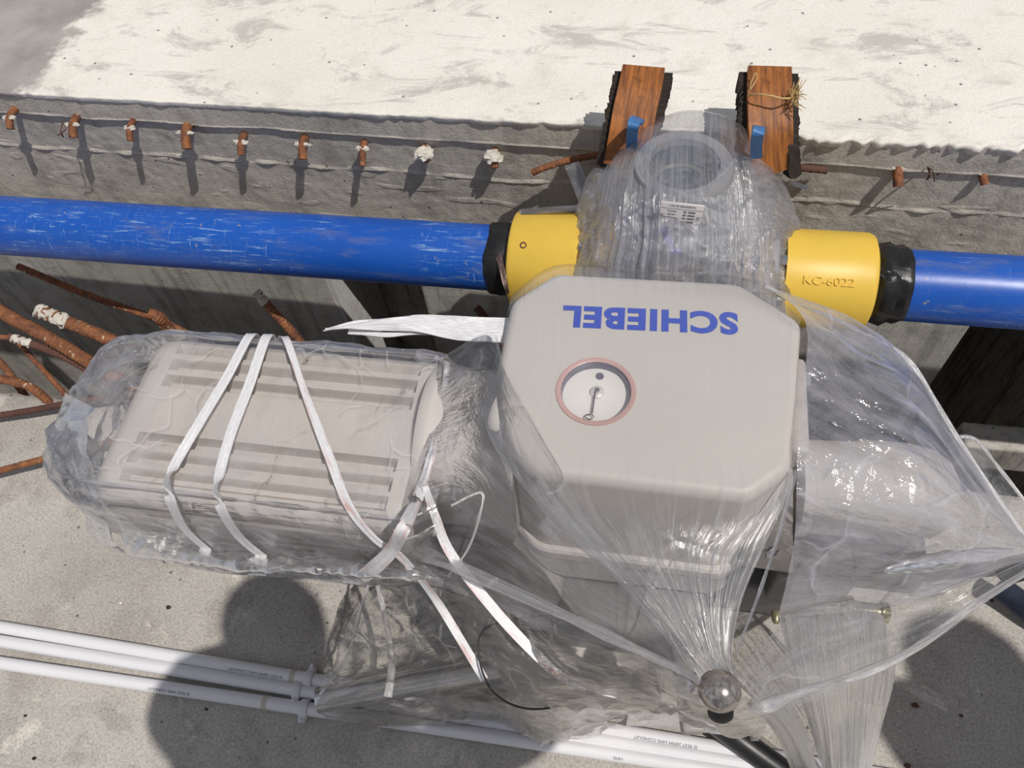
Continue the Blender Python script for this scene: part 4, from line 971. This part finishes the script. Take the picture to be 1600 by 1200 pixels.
fold('folded_hem', [(1170, 1108, .37), (1200, 1103, .38), (1240, 1085, .35), (1320, 1062, .315), (1400, 1030, .305), (1460, 992, .30), (1530, 940, .30), (1605, 893, .30)], lambda t: .0065-.003*t, 'film_hem', aw, seed=2)
fold('glossy_fold', [(1385, 892, .375), (1420, 885, .36), (1480, 875, .335), (1540, 866, .31), (1580, 862, .295)], lambda t: .003+.007*math.sin(t*math.pi), 'film_glint', aw, seed=3, flat=.9)
fold('folded_band', [(640, 858, .33), (700, 880, .345), (780, 915, .36), (880, 960, .38), (980, 1008, .40), (1060, 1046, .42), (1095, 1066, .425)], lambda t: .010-.007*t, 'film_side', aw, seed=4, flat=.2)
fold('folded_hem', [(840, 742, .472), (880, 800, .468), (950, 880, .455), (1030, 980, .44), (1085, 1048, .43)], lambda t: .003-.0015*t, 'film_side', aw, seed=5, flat=.3)
fold('folded_hem', [(1245, 735, .474), (1218, 830, .46), (1185, 930, .45), (1150, 1020, .435)], lambda t: .0022-.001*t, 'film_side', aw, seed=6, flat=.3)
fold('folded_hem', [(1500, 682, .342), (1526, 688, .338), (1560, 730, .33), (1640, 832, .30)], .0026, 'film_hem', aw, seed=7)
fold('folded_hem', [(705, 790, .425), (752, 770, .43), (748, 810, .415), (730, 860, .37), (700, 900, .30)], .0016, 'film_hem', aw, seed=8)
fold('folded_hem', [(500, 1085, .13), (540, 1030, .16), (562, 960, .2), (575, 915, .23)], .0022, 'film_hem', aw, seed=9)
fold('folded_hem', [(590, 915, .25), (605, 980, .2), (612, 1040, .17), (606, 1088, .15)], lambda t: .003+.003*t, 'film_hem', aw, seed=10)

# ================================================================ the photographer behind the camera (throws the shadow on the floor)
def skin_fig(name, pts, edges, mat, parent, root=0):
    me = bpy.data.meshes.new(name); me.from_pydata([p[0] for p in pts], edges, []); o = bpy.data.objects.new(name, me); COL.objects.link(o)
    md = o.modifiers.new('skin', 'SKIN'); sv = me.skin_vertices[0].data if me.skin_vertices else None
    if sv is None:
        bpy.context.view_layer.update(); sv = me.skin_vertices[0].data
    for v, p in zip(sv, pts): v.radius = (p[1], p[1]); v.use_root = False
    sv[root].use_root = True
    sb = o.modifiers.new('sub', 'SUBSURF'); sb.levels = 2; sb.render_levels = 2
    me.materials.append(M[mat]); o.parent = parent
    return o
pe = empty('person', (0, 0, 0)); tag(pe, 'person in pale work clothes leaning forward and holding up a phone', 'person')
PX, PY = .17, .0
P = [((PX, PY-.46, .95), .13), ((PX, PY-.40, 1.12), .125), ((PX, PY-.27, 1.32), .145), ((PX, PY-.22, 1.42), .06), ((PX, PY-.17, 1.50), .085), ((PX, PY-.155, 1.57), .088), ((PX, PY-.16, 1.64), .06),
     ((PX-.19, PY-.26, 1.36), .06), ((PX-.27, PY-.14, 1.15), .045), ((PX-.10, -.11, 1.27), .032),
     ((PX+.19, PY-.26, 1.36), .06), ((PX+.27, PY-.14, 1.15), .045), ((PX+.08, -.11, 1.27), .032),
     ((PX-.10, PY-.46, .86), .09), ((PX-.11, PY-.42, .48), .06), ((PX-.11, PY-.48, .08), .045), ((PX-.11, PY-.36, .04), .035),
     ((PX+.10, PY-.46, .86), .09), ((PX+.11, PY-.42, .48), .06), ((PX+.11, PY-.48, .08), .045), ((PX+.11, PY-.36, .04), .035)]
E_ = [(0, 1), (1, 2), (2, 3), (3, 4), (4, 5), (5, 6), (2, 7), (7, 8), (8, 9), (2, 10), (10, 11), (11, 12), (0, 13), (13, 14), (14, 15), (15, 16), (0, 17), (17, 18), (18, 19), (19, 20)]
skin_fig('body', P, E_, 'cloth', pe)

pe = empty('person', (0, 0, 0)); tag(pe, 'added unseen figure in pale work clothes, upright with arms down, shading the floor at lower right', 'person')
tag([o for o in bpy.data.objects if o.name == 'person'][0], 'person in pale work clothes leaning forward and holding up a phone', 'person')
PX, PY = 1.24, -.12  # second figure, out of view, added to throw shade on the right-hand floor
P = [((PX, PY, .95), .14), ((PX, PY, 1.12), .135), ((PX, PY, 1.36), .155), ((PX, PY, 1.48), .06), ((PX, PY+.02, 1.55), .085), ((PX, PY+.02, 1.62), .088), ((PX, PY+.01, 1.69), .06),
     ((PX-.19, PY, 1.38), .06), ((PX-.24, PY, 1.12), .045), ((PX-.24, PY+.06, .88), .032),
     ((PX+.19, PY, 1.38), .06), ((PX+.24, PY, 1.12), .045), ((PX+.24, PY+.06, .88), .032),
     ((PX-.10, PY, .86), .09), ((PX-.11, PY+.02, .48), .06), ((PX-.11, PY-.02, .08), .045), ((PX-.11, PY+.10, .04), .035),
     ((PX+.10, PY, .86), .09), ((PX+.11, PY+.02, .48), .06), ((PX+.11, PY-.02, .08), .045), ((PX+.11, PY+.10, .04), .035)]
skin_fig('body', P, E_, 'cloth', pe)
